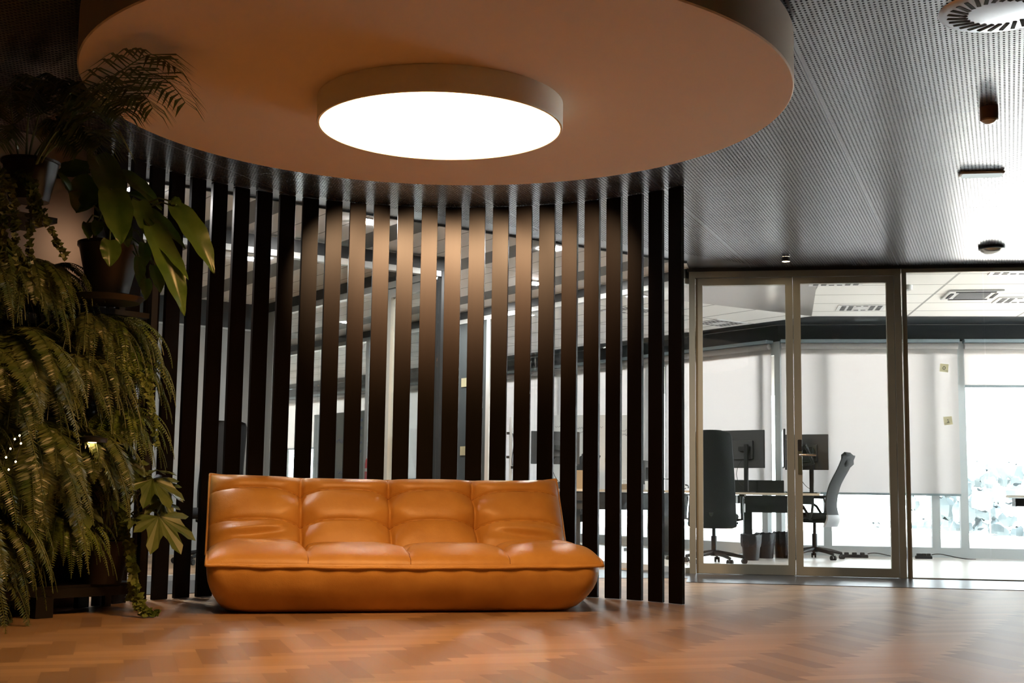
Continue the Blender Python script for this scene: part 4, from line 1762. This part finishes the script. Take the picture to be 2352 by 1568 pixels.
blind(FB, FR, .03, 2.055, .74, 'pale roller blind drawn low behind the right door leaf and sticky notes')
blind(FB, FR, 2.13, 4.20, 2.00, 'roller blind rolled up to head height at the right picture edge')
names = ['pale roller blind seen behind the left door leaf and black chair', 'pale roller blind seen behind the rightmost slats',
         'pale roller blind behind the writing board, seen between slats', 'pale roller blind seen just right of the dark corner post',
         'pale roller blind far down the office, seen left of the door lever', 'raised roller blind far down the office, above the grey-green writing board',
         'half-drawn roller blind next to the last one at the far end of the office', 'roller blind at the far end of the office facade, seen beside the meeting room corner']
for i in range(8):
    blind(FB, V2, .05 + i * 1.95, 1.93 + i * 1.95, [.74, .74, .74, .74, .9, 1.95, 1.5, .74][i], names[i], -1)


# ------------------------------------------------------------------ office furniture
def star_base(root, m, z_col=.40, caster=True):
    mb = MB()
    for i in range(5):
        a = 2 * PI * i / 5 + .3
        d = V(math.cos(a), math.sin(a), 0)
        mb.tube([d * .02 + V(0, 0, .115), d * .18 + V(0, 0, .095), d * .31 + V(0, 0, .068)], [.026, .020, .015], 8)
    mb.lathe(V(0, 0, 0), [(.035, .08), (.035, .14)], 14)
    base_o = sharp(mb.build('base', m, root))
    mb = MB()
    mb.lathe(V(0, 0, 0), [(.028, .13), (.028, .28), (.018, .28), (.018, z_col)], 14)
    sharp(mb.build('gas_column', m, root))
    if caster:
        for i in range(5):
            a = 2 * PI * i / 5 + .3
            d = V(math.cos(a), math.sin(a), 0)
            t = V(-d.y, d.x, 0)
            mb = MB()
            c = d * .31 + V(0, 0, .029)
            for s in (-1, 1):
                mb.tube([c + t * s * .008, c + t * s * .026], .028, 14)
            mb.tube([c, c + V(0, 0, .04)], .008, 8)
            sharp(mb.build('caster', M['black'], base_o))


def shell(prof, wfun, thick, cup=.03, nx=14):
    """upright curved sheet: prof = [(y, z)], wfun(t) half width"""
    rows_f, rows_b = [], []
    n = len(prof)
    for i, (y, z_) in enumerate(prof):
        t = i / (n - 1)
        w = wfun(t)
        rf, rb = [], []
        for j in range(nx + 1):
            q = 2 * j / nx - 1
            yy = y + cup * q * q
            rf.append(V(q * w, yy, z_))
            rb.append(V(q * (w * .985), yy - thick * (1 - .6 * abs(q) ** 3), z_))
        rows_f.append(rf)
        rows_b.append(rb)
    mb = MB()
    mb.grid(rows_f)
    mb.grid([list(reversed(r)) for r in rows_b])
    # edges
    left = [r[0] for r in rows_f], [r[0] for r in rows_b]
    for k, (A_, B_) in enumerate((([r[0] for r in rows_f], [r[0] for r in rows_b]), ([r[-1] for r in rows_b], [r[-1] for r in rows_f]),
                                  (rows_b[0], rows_f[0]), (rows_f[-1], rows_b[-1]))):
        mb.grid([A_, B_])
    return mb


def smooth_prof(pts, n=24):
    out = []
    m = len(pts) - 1
    for i in range(n + 1):
        f = i / n * m
        k = min(int(f), m - 1)
        t = f - k
        p0 = pts[max(0, k - 1)]
        p1, p2 = pts[k], pts[k + 1]
        p3 = pts[min(m, k + 2)]
        q = []
        for c in (0, 1):
            q.append(.5 * (2 * p1[c] + (p2[c] - p0[c]) * t + (2 * p0[c] - 5 * p1[c] + 4 * p2[c] - p3[c]) * t * t + (3 * p1[c] - p0[c] - 3 * p2[c] + p3[c]) * t ** 3))
        out.append(tuple(q))
    return out


def office_chair(label, loc, rz, back_mat, lower_mat, tall, name='office_chair'):
    """local +y is the way the sitter faces"""
    root = thing(name, label, 'office chair', loc, rz)
    star_base(root, M['black'])
    mb = MB()
    mb.box((0, -.02, .425), (.20, .26, .05), bev=.012)
    mb.tube([V(.08, .05, .42), V(.24, .06, .41)], .010, 8)
    sharp(mb.build('mechanism', M['black'], root))
    mb = MB()
    rows = []
    for zz, ins in ((.445, .03), (.455, .005), (.480, 0), (.500, .012), (.510, .05)):
        ring = []
        for k in range(40):
            a = 2 * PI * k / 40
            c, s = math.cos(a), math.sin(a)
            x = (.245 - ins) * math.copysign(abs(c) ** .55, c)
            y = .03 + (.24 - ins) * math.copysign(abs(s) ** .55, s)
            ring.append(V(x, y, zz - (.018 if y > .2 else 0)))
        rows.append(ring)
    mb.grid(rows, close_u=True)
    n = len(mb.v)
    mb.f.append(tuple(n - 200 + i for i in range(39, -1, -1)))
    mb.f.append(tuple(n - 40 + i for i in range(40)))
    mb.build('seat', M['black_mesh'], root, smooth=True)
    if tall == 'black':
        prof = smooth_prof([(-.215, .36), (-.235, .48), (-.215, .66), (-.235, .90), (-.285, 1.14), (-.325, 1.335)])
        wf = lambda t: .245 - .045 * t ** 1.4 - (.10 * max(0, (t - .93) / .07) ** 2) - .05 * max(0, (.06 - t) / .06) ** 2
        sharp(shell(prof, wf, .055, .05).build('backrest', back_mat, root), 60)
        mb = MB()
        mb.tube([V(0, -.08, .42), V(0, -.24, .40), V(0, -.285, .52)], .022, 8)
        sharp(mb.build('back_support', M['black'], root))
    else:
        prof = smooth_prof([(-.200, .36), (-.235, .46), (-.215, .60), (-.255, .80), (-.36, 1.00), (-.425, 1.14)])
        wf = lambda t: .235 - .065 * math.sin(PI * min(1, t * 1.05)) * .7 - .02 * t - (.06 * max(0, (t - .95) / .05) ** 2)
        sharp(shell(prof[4:], lambda t: wf(.17 + .83 * t), .030, .05).build('backrest', back_mat, root), 60)
        sharp(shell(prof[:7], lambda t: wf(.25 * t), .045, .05).build('back_shell', lower_mat, root), 60)
        mb = MB()
        mb.box((0, -.375, 1.095), (.30, .075, .16), bev=.03)
        sharp(mb.build('headrest', M['grey_mesh'], root), 50)
    for s in (-1, 1):
        mb = MB()
        x = s * .285
        pts = [V(s * .20, -.02, .44), V(x, -.02, .45), V(x, -.05, .52), V(x, -.06, .62), V(x, -.03, .675), V(x, .10, .68), V(x, .17, .665), V(x, .16, .64), V(x, .05, .58), V(x, .0, .50), V(x, -.01, .45)]
        mb.tube(bez(pts[:2], 2) + pts[2:], .015, 8)
        mb.box((x, .05, .69), (.06, .24, .025), bev=.008)
        sharp(mb.build('armrest', M['black'], root))
    return root


p = at(1640, 1290, 13.15)
office_chair('tall black mesh office chair seen from behind through the left door leaf', V(p.x, p.y, 0), math.radians(-14), M['black_mesh'], M['black_mesh'], 'black')
p = at(1872, 1290, 14.35)
office_chair('slim grey high-backed office chair in profile behind the right door leaf', V(p.x, p.y, 0), math.radians(62), M['grey_mesh'], M['grey_plastic'], 'grey')
p = at(478, 1300, 12.0)
office_chair('dark office chair in the meeting room, seen between slats above the sofa\'s left corner', V(p.x, p.y, 0), math.radians(165), M['black_mesh'], M['black_mesh'], 'black')
p = at(1292, 1260, 14.9)
office_chair('dark office chair mostly hidden behind slats, beyond the sofa\'s right end', V(p.x, p.y, 0), math.radians(120), M['black_mesh'], M['black_mesh'], 'grey')


def desk(label, x0, x1, y0, y1, top, rz=0.0, legs=True):
    c = V((x0 + x1) / 2, (y0 + y1) / 2, 0)
    root = thing('office_desk', label, 'desk', c, rz)
    hx, hy = (x1 - x0) / 2, (y1 - y0) / 2
    mb = MB()
    mb.box((0, 0, top - .0125), (2 * hx, 2 * hy, .025), bev=.003)
    mb.build('desktop', M['oak'], root)
    mb = MB()
    mb.box((0, -hy + .10, top - .075), (2 * hx - .10, .10, .09))
    mb.box((0, hy - .10, top - .075), (2 * hx - .10, .10, .09))
    mb.build('frame', M['black'], root)
    mb = MB()
    mb.box((0, -hy + .24, top - .15), (2 * hx - .30, .20, .13))
    mb.build('cable_tray', M['black'], root)
    for s in (-1, 1):
        mb = MB()
        mb.box((s * (hx - .22), 0, (top - .03) / 2), (.09, .07, top - .05))
        mb.box((s * (hx - .22), 0, .02), (.08, 2 * hy - .1, .035), bev=.008)
        mb.build('leg', M['black'], root)
    return root


desk('long oak-edged desk with black frame seen between the rightmost slats', .50, 1.92, 13.70, 14.50, .735)
desk('oak-topped desk with black frame behind the black chair in the left door leaf', 2.42, 3.35, 13.98, 14.78, .722)
desk('desk corner with black frame cut off by the right picture edge', 5.52, 7.0, 13.7, 14.4, .73)

# things on the first desk (between slats)
def simple(mb, name, m, label, cat, base, group=None, smooth=False):
    o = mb.build(name, m, None, base)
    if smooth:
        sharp(o)
    return tag(o, label, cat, group)


DZ = .735


def on_desk(px, Y, dz=0.0):
    r = at(px, 1128, Y)
    return V(r.x, Y, DZ + dz)


p = on_desk(1335, 13.95)
t = wthing('cardboard_box', 'brown cardboard box with open flap on the desk between slats', 'box', p)
mb = MB()
mb.box(p + V(0, 0, .10), (.22, .20, .20))
wpart(mb, 'body', M['card'], t)
mb = MB()
mb.box(p + V(.155, 0, .135), (.012, .18, .15), ax=(1, 0, .0), az=(.45, 0, 1))
wpart(mb, 'flap', M['card'], t)
p = on_desk(1508, 13.95)
t = wthing('laptop_stand', 'open grey laptop stand tilted on the desk between the last slats', 'stand', p)
mb = MB()
mb.box(p + V(.05, 0, .12), (.26, .20, .012), ax=(1, 0, -.75))
wpart(mb, 'plate', M['grey_plastic'], t)
mb = MB()
mb.box(p + V(.02, .05, .08), (.03, .16, .16))
wpart(mb, 'strut', M['grey_plastic'], t)
p = on_desk(1490, 13.85)
mb = MB()
mb.lathe(p, [(.034, .001), (.042, .095), (.038, .095), (.031, .01), (.001, .01)], 24, True, False)
simple(mb, 'white_cup', M['cup'], 'plain white cup on the desk between the last slats', 'cup', p, None, True)
p = on_desk(1438, 13.85)
mb = MB()
mb.box(p + V(0, 0, .03), (.12, .10, .06), bev=.006)
simple(mb, 'storage_tin', M['card'], 'small brown box lying on the desk edge between slats', 'box', p)
p = on_desk(1442, 14.1)
t = wthing('tissue_box', 'cream tissue box standing behind the small brown box', 'box', p)
mb = MB()
mb.box(p + V(0, 0, .055), (.13, .12, .11), bev=.005)
wpart(mb, 'body', M['white'], t)
mb = MB()
mb.tube([p + V(0, 0, .11), p + V(.01, 0, .13), p + V(-.005, 0, .145)], [.03, .02, .003], 8)
wpart(mb, 'tissue', M['cup'], t, True)
p = on_desk(1290, 13.95)
t = wthing('tape_dispenser', 'black tape dispenser with a yellow side on the desk by the sofa\'s right corner', 'tape dispenser', p)
mb = MB()
rows = [[V(p.x - .11, p.y - .06, p.z), V(p.x + .11, p.y - .06, p.z), V(p.x + .11, p.y + .06, p.z), V(p.x - .11, p.y + .06, p.z)],
        [V(p.x - .10, p.y - .05, p.z + .06), V(p.x + .10, p.y - .05, p.z + .10), V(p.x + .10, p.y + .05, p.z + .10), V(p.x - .10, p.y + .05, p.z + .06)]]
mb.grid(rows, close_u=True)
mb.face(rows[1])
wpart(mb, 'body', M['black'], t)
mb = MB()
mb.box(p + V(.055, -.062, .055), (.05, .008, .045))
wpart(mb, 'side_plate', M['yellow'], t)
mb = MB()
mb.tube([p + V(.04, 0, .09), p + V(.045, 0, .13), p + V(.035, 0, .16)], .005, 6)
wpart(mb, 'arm', M['black'], t)
p = on_desk(1562, 13.95)
t = wthing('cable_bundle', 'tangle of black and pale cables on the desk beside the last slat', 'cables', p)
rq = random.Random(8)
mb = MB()
for i in range(6):
    mb.tube(bez([p + V(rq.uniform(-.1, .1), rq.uniform(-.06, .06), rq.uniform(.005, .10)) for _ in range(6)], 20), .006, 6)
wpart(mb, 'cable', M['black'], t, True)
mb = MB()
mb.tube(bez([p + V(rq.uniform(-.1, .06), -.07, rq.uniform(.0, .12)) for _ in range(6)], 24), .005, 6)
wpart(mb, 'white_cable', M['cup'], t, True)


def monitor(label, c, rz, w, h, stand_z, arm=False, name='monitor'):
    """c: centre of the screen; local -y is its back"""
    root = thing(name, label, 'monitor', V(c.x, c.y, stand_z), rz)
    zc = c.z - stand_z
    mb = MB()
    mb.box((0, .012, zc), (w, .022, h), bev=.004)
    case = mb.build('case', M['monitor'], root)
    mb = MB()
    mb.box((0, .0245, zc), (w - .02, .003, h - .02))
    mb.build('screen', M['screen'], case)
    mb = MB()
    mb.box((-.01, -.012, zc - .01), (w * .55, .030, h * .5), bev=.006)
    mb.build('rear_box', M['monitor'], case)
    if not arm:
        mb = MB()
        mb.box((.08, -.075, zc * .5 + .02), (.045, .03, zc + .06), bev=.005)
        mb.box((.04, -.045, zc), (.12, .05, .05))
        mb.build('neck', M['black'], root)
        mb = MB()
        mb.box((.08, -.075, .006), (.16, .14, .012), bev=.003)
        mb.build('foot', M['black'], root)
    else:
        mb = MB()
        mb.tube([V(0, -.02, zc - .05), V(-.01, -.10, zc - .04), V(-.02, -.22, zc + .04), V(-.02, -.30, zc - .16), V(-.02, -.12, zc - .20), V(-.02, -.06, zc - .21), V(-.02, -.05, .0)], [.022, .02, .024, .022, .022, .02, .018], 8)
        mb.build('arm', M['black'], root)
        mb = MB()
        mb.box((-.02, -.05, .008), (.10, .08, .015))
        mb.build('clamp', M['black'], root)
    mb = MB()
    mb.tube(bez([V(.0, -.03, zc - h * .3), V(-.12, -.08, zc - h * .75), V(.03, -.10, .05), V(.10, -.04, .03)], 16), .003, 5)
    mb.build('cable', M['black'], root)
    return root


D2 = .722
p = at(1706, 1031, 14.35)
monitor('grey monitor seen from behind on its stand, through the left door leaf', p, math.radians(-38), .52, .42, D2 + .0)
p = at(1852, 1038, 14.55)
monitor('grey monitor seen from behind beside the door lever', p, math.radians(-30), .50, .40, D2)
p = at(1803, 1030, 14.25)
monitor('monitor seen edge-on, held by a folded black arm by the door stile', p, math.radians(80), .46, .42, D2, True)
p = at(1276, 1028, 14.2)
monitor('dark monitor with a rear stand seen between slats beside the sofa\'s right corner', p, math.radians(12), .55, .36, DZ)
p = at(1487, 1085, 14.25)
monitor('narrow tilted monitor seen edge-on between the last slats', p, math.radians(75), .36, .26, DZ)
# divider on the second desk
a, b = at(1676, 1117, 14.50), at(1800, 1117, 14.50)
mb = MB()
mb.box(V((a.x + b.x) / 2, 14.50, D2 + .070), (b.x - a.x, .04, .14), bev=.004)
o = simple(mb, 'desk_divider', M['divider'], 'low charcoal felt divider standing on the desk behind the black chair', 'divider', V((a.x + b.x) / 2, 14.50, D2))
mb = MB()
mb.box((0, -.022, .07), (.006, .003, .14))
mb.build('joint', M['black'], o)


def bin_(px, Y, r, h, label, bag):
    p = at(px, 1128, Y)
    p.z = 0
    t = wthing('waste_bin', label, 'waste bin', p, 'waste bins under the desk')
    mb = MB()
    mb.lathe(p, [(r * .8, .001), (r, h), (r * .97, h), (r * .78, .01), (.001, .01)], 28, True, False)
    bk = wpart(mb, 'bucket', M['black'], t, True)
    mb = MB()
    rows = []
    for i, (rr_, zz) in enumerate(((r * .985, h - .12), (r * 1.03, h - .07), (r * 1.05, h + .005), (r * .97, h + .012), (r * .9, h - .05))):
        rows.append([p + V((rr_ * (1 + .05 * math.sin(k * 2.3 + i))) * math.cos(2 * PI * k / 28), (rr_ * (1 + .05 * math.sin(k * 1.7 + i))) * math.sin(2 * PI * k / 28), zz + .006 * math.sin(k * 1.9)) for k in range(28)])
    mb.grid(rows, close_u=True)
    wpart(mb, 'liner', M['bag'], bk, True, t)


bin_(1724, 13.86, .105, .27, 'black bin with crumpled liner nearest the black chair under the desk', True)
bin_(1757, 14.35, .105, .27, 'black bin in shade behind the desk leg, second from the black chair', True)
bin_(1793, 14.5, .085, .28, 'slim black bin right of the desk leg with liner knotted over its rim', True)
# floor cables and power strips along the facade
for (px, Y, w, lab) in ((1960, 14.75, .30, 'black power strip on the floor below the blind in the right door leaf'), (2118, 14.7, .18, 'small dark power box on the floor behind the fixed glass')):
    q = at(px, 1128, Y)
    q.z = 0
    t = wthing('power_strip', lab, 'power strip', q, 'power strips on the office floor')
    mb = MB()
    mb.box(q + V(0, 0, .02), (w, .06, .04), bev=.006)
    wpart(mb, 'body', M['black'], t)
    mb = MB()
    for s in (-.3, 0, .3):
        mb.box(q + V(s * w, 0, .05), (.045, .04, .03), bev=.004)
    wpart(mb, 'plug', M['black'], t)
    mb = MB()
    mb.tube(bez([q + V(w / 2, 0, .05), q + V(w / 2 + .12, .0, .09), q + V(w / 2 + .25, .04, .004), q + V(w / 2 + .5, .0, .006)], 18), .006, 6)
    wpart(mb, 'cable', M['black'], t, True)


# ------------------------------------------------------------------ sticky notes with a figure each on the glass
def note(px, py, Y, tilt, digit, label):
    n1 = V(-G1D.y, G1D.x, 0)
    s = wall_hit(px, A, G1D, py)
    base = A + G1D * s
    r = ray(px, py)
    k = base.y / r.y
    c = V(base.x, base.y, CAM_H + r.z * k) - n1 * .008
    t = wthing('sticky_note', label, 'sticky note', c, 'sticky notes on the glass')
    ca, sa = math.cos(tilt), math.sin(tilt)
    ax = G1D * ca + V(0, 0, 1) * sa
    az = V(0, 0, 1) * ca - G1D * sa
    mb = MB()
    S = .036
    rows = []
    for j in range(5):
        v = j / 4 * 2 - 1
        rows.append([c + ax * (u * S) + az * (v * S) - n1 * (.010 * max(0, -v) ** 2) for u in (-1, -.33, .33, 1)])
    mb.grid(rows)
    wpart(mb, 'sheet', M['paper'], t)
    mb = MB()
    cc = c - n1 * .004
    if digit == '0':
        pts = [cc + ax * (.010 * math.cos(a)) + az * (.014 * math.sin(a)) for a in [2 * PI * i / 20 for i in range(21)]]
        mb.tube(pts, .0022, 5)
    else:
        mb.tube([cc + ax * -.006 + az * .007, cc + ax * .001 + az * .014, cc + ax * .001 + az * -.013], .0022, 5)
        mb.tube([cc + ax * -.009 + az * -.013, cc + ax * .011 + az * -.013], .0022, 5)
    wpart(mb, 'figure', M['ink'], t)


note(2168, 845, 11, -.12, '0', 'cream sticky note with the figure 0 on the fixed glass, upper of two')
note(2177, 966, 11, .10, '1', 'cream sticky note with the figure 1 on the fixed glass, lower of two')


# ------------------------------------------------------------------ boards, extinguisher, coat stand behind the slats
def scribble(mb, O, d, n, s, z_, L, h, seed, r=.004):
    q = random.Random(seed)
    pts = []
    k = max(4, int(L / (h * .45)))
    x = 0
    for i in range(k * 3):
        pts.append(O + d * (s + L * i / (k * 3)) - n * .02 + V(0, 0, z_ + q.uniform(-.5, .5) * h * (1 if i % 5 else 1.6)))
    mb.tube(pts, r, 4)


n2 = V(-V2.y, V2.x, 0)            # points from the office to the corridor side
sA, sB = wall_hit(826, A, V2), wall_hit(700, A, V2)
base = A + V2 * ((sA + sB) / 2) - n2 * .12
t = wthing('writing_board', 'grey-green glass writing board covered in blue notes, seen left of the red extinguisher', 'board', base)
mb = MB()
wbox(mb, A, V2, sA + .05, sB, -.14, -.11, .10, 1.72)
wpart(mb, 'panel', M['board'], t)
mb = MB()
for i, (s, z_, L, h) in enumerate(((sB - .42, 1.26, .26, .05), (sB - .42, 1.13, .22, .05), (sB - .44, 1.02, .30, .06),
                                   (sB - .95, 1.34, .25, .07), (sB - .92, .92, .16, .05), (sB - 1.0, .84, .20, .05), (sB - 1.0, .73, .22, .04), (sB - 1.0, .58, .2, .05),
                                   (sB - 1.42, 1.60, .16, .05), (sB - 1.42, 1.50, .16, .05), (sB - 1.42, 1.40, .16, .05), (sB - 1.42, 1.30, .14, .05), (sB - 1.42, 1.2, .14, .05))):
    O_ = A + n2 * .0
    pts_n = n2 * -1
    q = random.Random(i)
    k = 16
    mb.tube([A + V2 * (s + L * j / k) - n2 * .105 + V(0, 0, z_ + q.uniform(-.5, .5) * h) for j in range(k + 1)], .0045, 4)
# the figure II with its bars
for ds in (.0, .07):
    mb.tube([A + V2 * (sB - .30 + ds) - n2 * .105 + V(0, 0, .90), A + V2 * (sB - .29 + ds) - n2 * .105 + V(0, 0, .72)], .005, 4)
for z_ in (.90, .72):
    mb.tube([A + V2 * (sB - .36) - n2 * .105 + V(0, 0, z_), A + V2 * (sB - .16) - n2 * .105 + V(0, 0, z_)], .005, 4)
wpart(mb, 'handwriting', M['ink_blue'], t)

base = A + V2 * wall_hit(872, A, V2) + n2 * .13
base.z = .55
t = wthing('fire_extinguisher', 'red fire extinguisher hung on the glass wall post, seen between slats above the sofa', 'fire extinguisher', base)
mb = MB()
mb.lathe(base, [(.06, 0), (.078, .02), (.08, .06), (.08, .46), (.070, .52), (.035, .555), (.022, .57)], 28, True, True)
cyl = wpart(mb, 'cylinder', M['red'], t, True)
mb = MB()
mb.lathe(base, [(.0806, .37), (.0806, .41)], 28, False, False)
mb.lathe(base, [(.0806, .08), (.0806, .18)], 28, False, False)
wpart(mb, 'label', M['label'], cyl, False, t)
mb = MB()
mb.lathe(base, [(.02, .57), (.024, .60), (.018, .63)], 14, True, True)
wpart(mb, 'valve', mat('brass', (.5, .36, .14), .35, 1.0), t, True)
mb = MB()
mb.box(base + V(.0, 0, .655), (.03, .10, .025), ax=V2)
mb.tube(bez([base + V(0, 0, .60), base - V2 * .10 + V(0, 0, .66), base - V2 * .11 + V(0, 0, .45), base - V2 * .10 + V(0, 0, .25)], 14), .011, 8)
wpart(mb, 'hose', M['black'], t, True)

# whiteboard seen right of centre
a, b = at(1264, 1000, 16.2), at(1452, 1000, 15.9)
zt = at(1350, 953, 16.05).z
d_ = (b - a)
d_.z = 0
n_ = V(-d_.y, d_.x, 0).normalized()
base = (a + b) / 2
base.z = 0
t = wthing('mobile_whiteboard', 'large white writing board with faint grey notes, behind the desk between slats', 'whiteboard', base)
mb = MB()
mb.box(base + V(0, 0, (zt + .62) / 2), (d_.length, .025, zt - .62), ax=d_)
wpart(mb, 'panel', M['whiteboard'], t)
mb = MB()
for s in (-1, 1):
    mb.box(base + d_.normalized() * s * (d_.length / 2 - .03) + V(0, 0, .33), (.03, .03, .64), ax=d_)
    mb.box(base + d_.normalized() * s * (d_.length / 2 - .03) + V(0, 0, .02), (.04, .5, .04), ax=d_)
wpart(mb, 'leg', M['grey_plastic'], t)
mb = MB()
for i, (f, z_, L) in enumerate(((.06, 1.52, .14), (.30, 1.50, .14), (.31, 1.44, .14), (.52, 1.50, .13), (.82, 1.47, .12), (.86, 1.41, .10))):
    q = random.Random(30 + i)
    p0 = V(a.x, a.y, 0) + d_ * f - n_ * .016
    mb.tube([p0 + d_.normalized() * (L * j / 14) + V(0, 0, z_ + q.uniform(-.02, .02)) for j in range(15)], .003, 4)
wpart(mb, 'handwriting', mat('grey_ink', (.35, .35, .38), .6), t)
mb = MB()
q = V(a.x, a.y, 0) + d_ * .70 - n_ * .016 + V(0, 0, 1.10)
mb.box(q, (.05, .004, .05), ax=d_)
o = mb.build('sticky_note', M['paper'], None, q)
tag(o, 'small cream sticky note on the large white writing board', 'sticky note')
# coat stand
p = at(1172, 1128, 15.2)
p.z = 0
t = wthing('coat_stand', 'slim white pole with small black clips, seen between slats right of the middle', 'stand', p)
mb = MB()
mb.tube([p + V(0, 0, .03), p + V(0, 0, .7 + 170 / 2950 * 15.2)], .020, 12)
wpart(mb, 'pole', M['white'], t, True)
mb = MB()
mb.lathe(p, [(.16, .001), (.16, .02), (.03, .035)], 24, True, True)
wpart(mb, 'foot', M['white'], t, True)
for z_, dx in ((1.38, -.035), (1.10, -.035), (.98, .02)):
    mb = MB()
    mb.box(p + V(dx, -.02, z_), (.035, .03, .03))
    wpart(mb, 'clip', M['black'], t)
mb = MB()
mb.tube(bez([p + V(.02, -.02, 1.38), p + V(.06, -.03, 1.2), p + V(.0, -.03, 1.15), p + V(.02, -.02, 1.0)], 16), .005, 5)
wpart(mb, 'cable', M['black'], t)
# notes on the slate panel
for i, (py0, lab) in enumerate(((878, 'cream paper sheet on the slate panel between slats, upper of two'), (1035, 'cream paper sheet on the slate panel between slats, lower of two'))):
    s = wall_hit(1067, A, V2)
    q = A + V2 * s + n2 * .026
    r = ray(1067, py0)
    q.z = CAM_H + r.z * (q.y / r.y)
    mb = MB()
    mb.box(q, (.13, .004, .10), ax=V2)
    o = mb.build('paper_sheet', M['paper'], None, q)
    tag(o, lab, 'paper', 'paper sheets on the slate panel')

# ------------------------------------------------------------------ trees outside
rt = random.Random(12)
for i, (px, Y, h_, w_, lab) in enumerate(((1640, 60, 5.4, 4.0, 'hazy round tree outside, seen below the blind through the left door leaf'),
                                          (1975, 58, 5.2, 3.8, 'hazy broad tree outside, seen under the blind in the right door leaf'),
                                          (2100, 66, 5.6, 4.0, 'hazy bushy tree outside behind the fixed glass, left of the blind edge'),
                                          (2320, 50, 8.2, 7.0, 'tall hazy tree outside at the right picture edge'),
                                          (2230, 75, 7.6, 3.0, 'narrow hazy tree outside, left of the tallest one'))):
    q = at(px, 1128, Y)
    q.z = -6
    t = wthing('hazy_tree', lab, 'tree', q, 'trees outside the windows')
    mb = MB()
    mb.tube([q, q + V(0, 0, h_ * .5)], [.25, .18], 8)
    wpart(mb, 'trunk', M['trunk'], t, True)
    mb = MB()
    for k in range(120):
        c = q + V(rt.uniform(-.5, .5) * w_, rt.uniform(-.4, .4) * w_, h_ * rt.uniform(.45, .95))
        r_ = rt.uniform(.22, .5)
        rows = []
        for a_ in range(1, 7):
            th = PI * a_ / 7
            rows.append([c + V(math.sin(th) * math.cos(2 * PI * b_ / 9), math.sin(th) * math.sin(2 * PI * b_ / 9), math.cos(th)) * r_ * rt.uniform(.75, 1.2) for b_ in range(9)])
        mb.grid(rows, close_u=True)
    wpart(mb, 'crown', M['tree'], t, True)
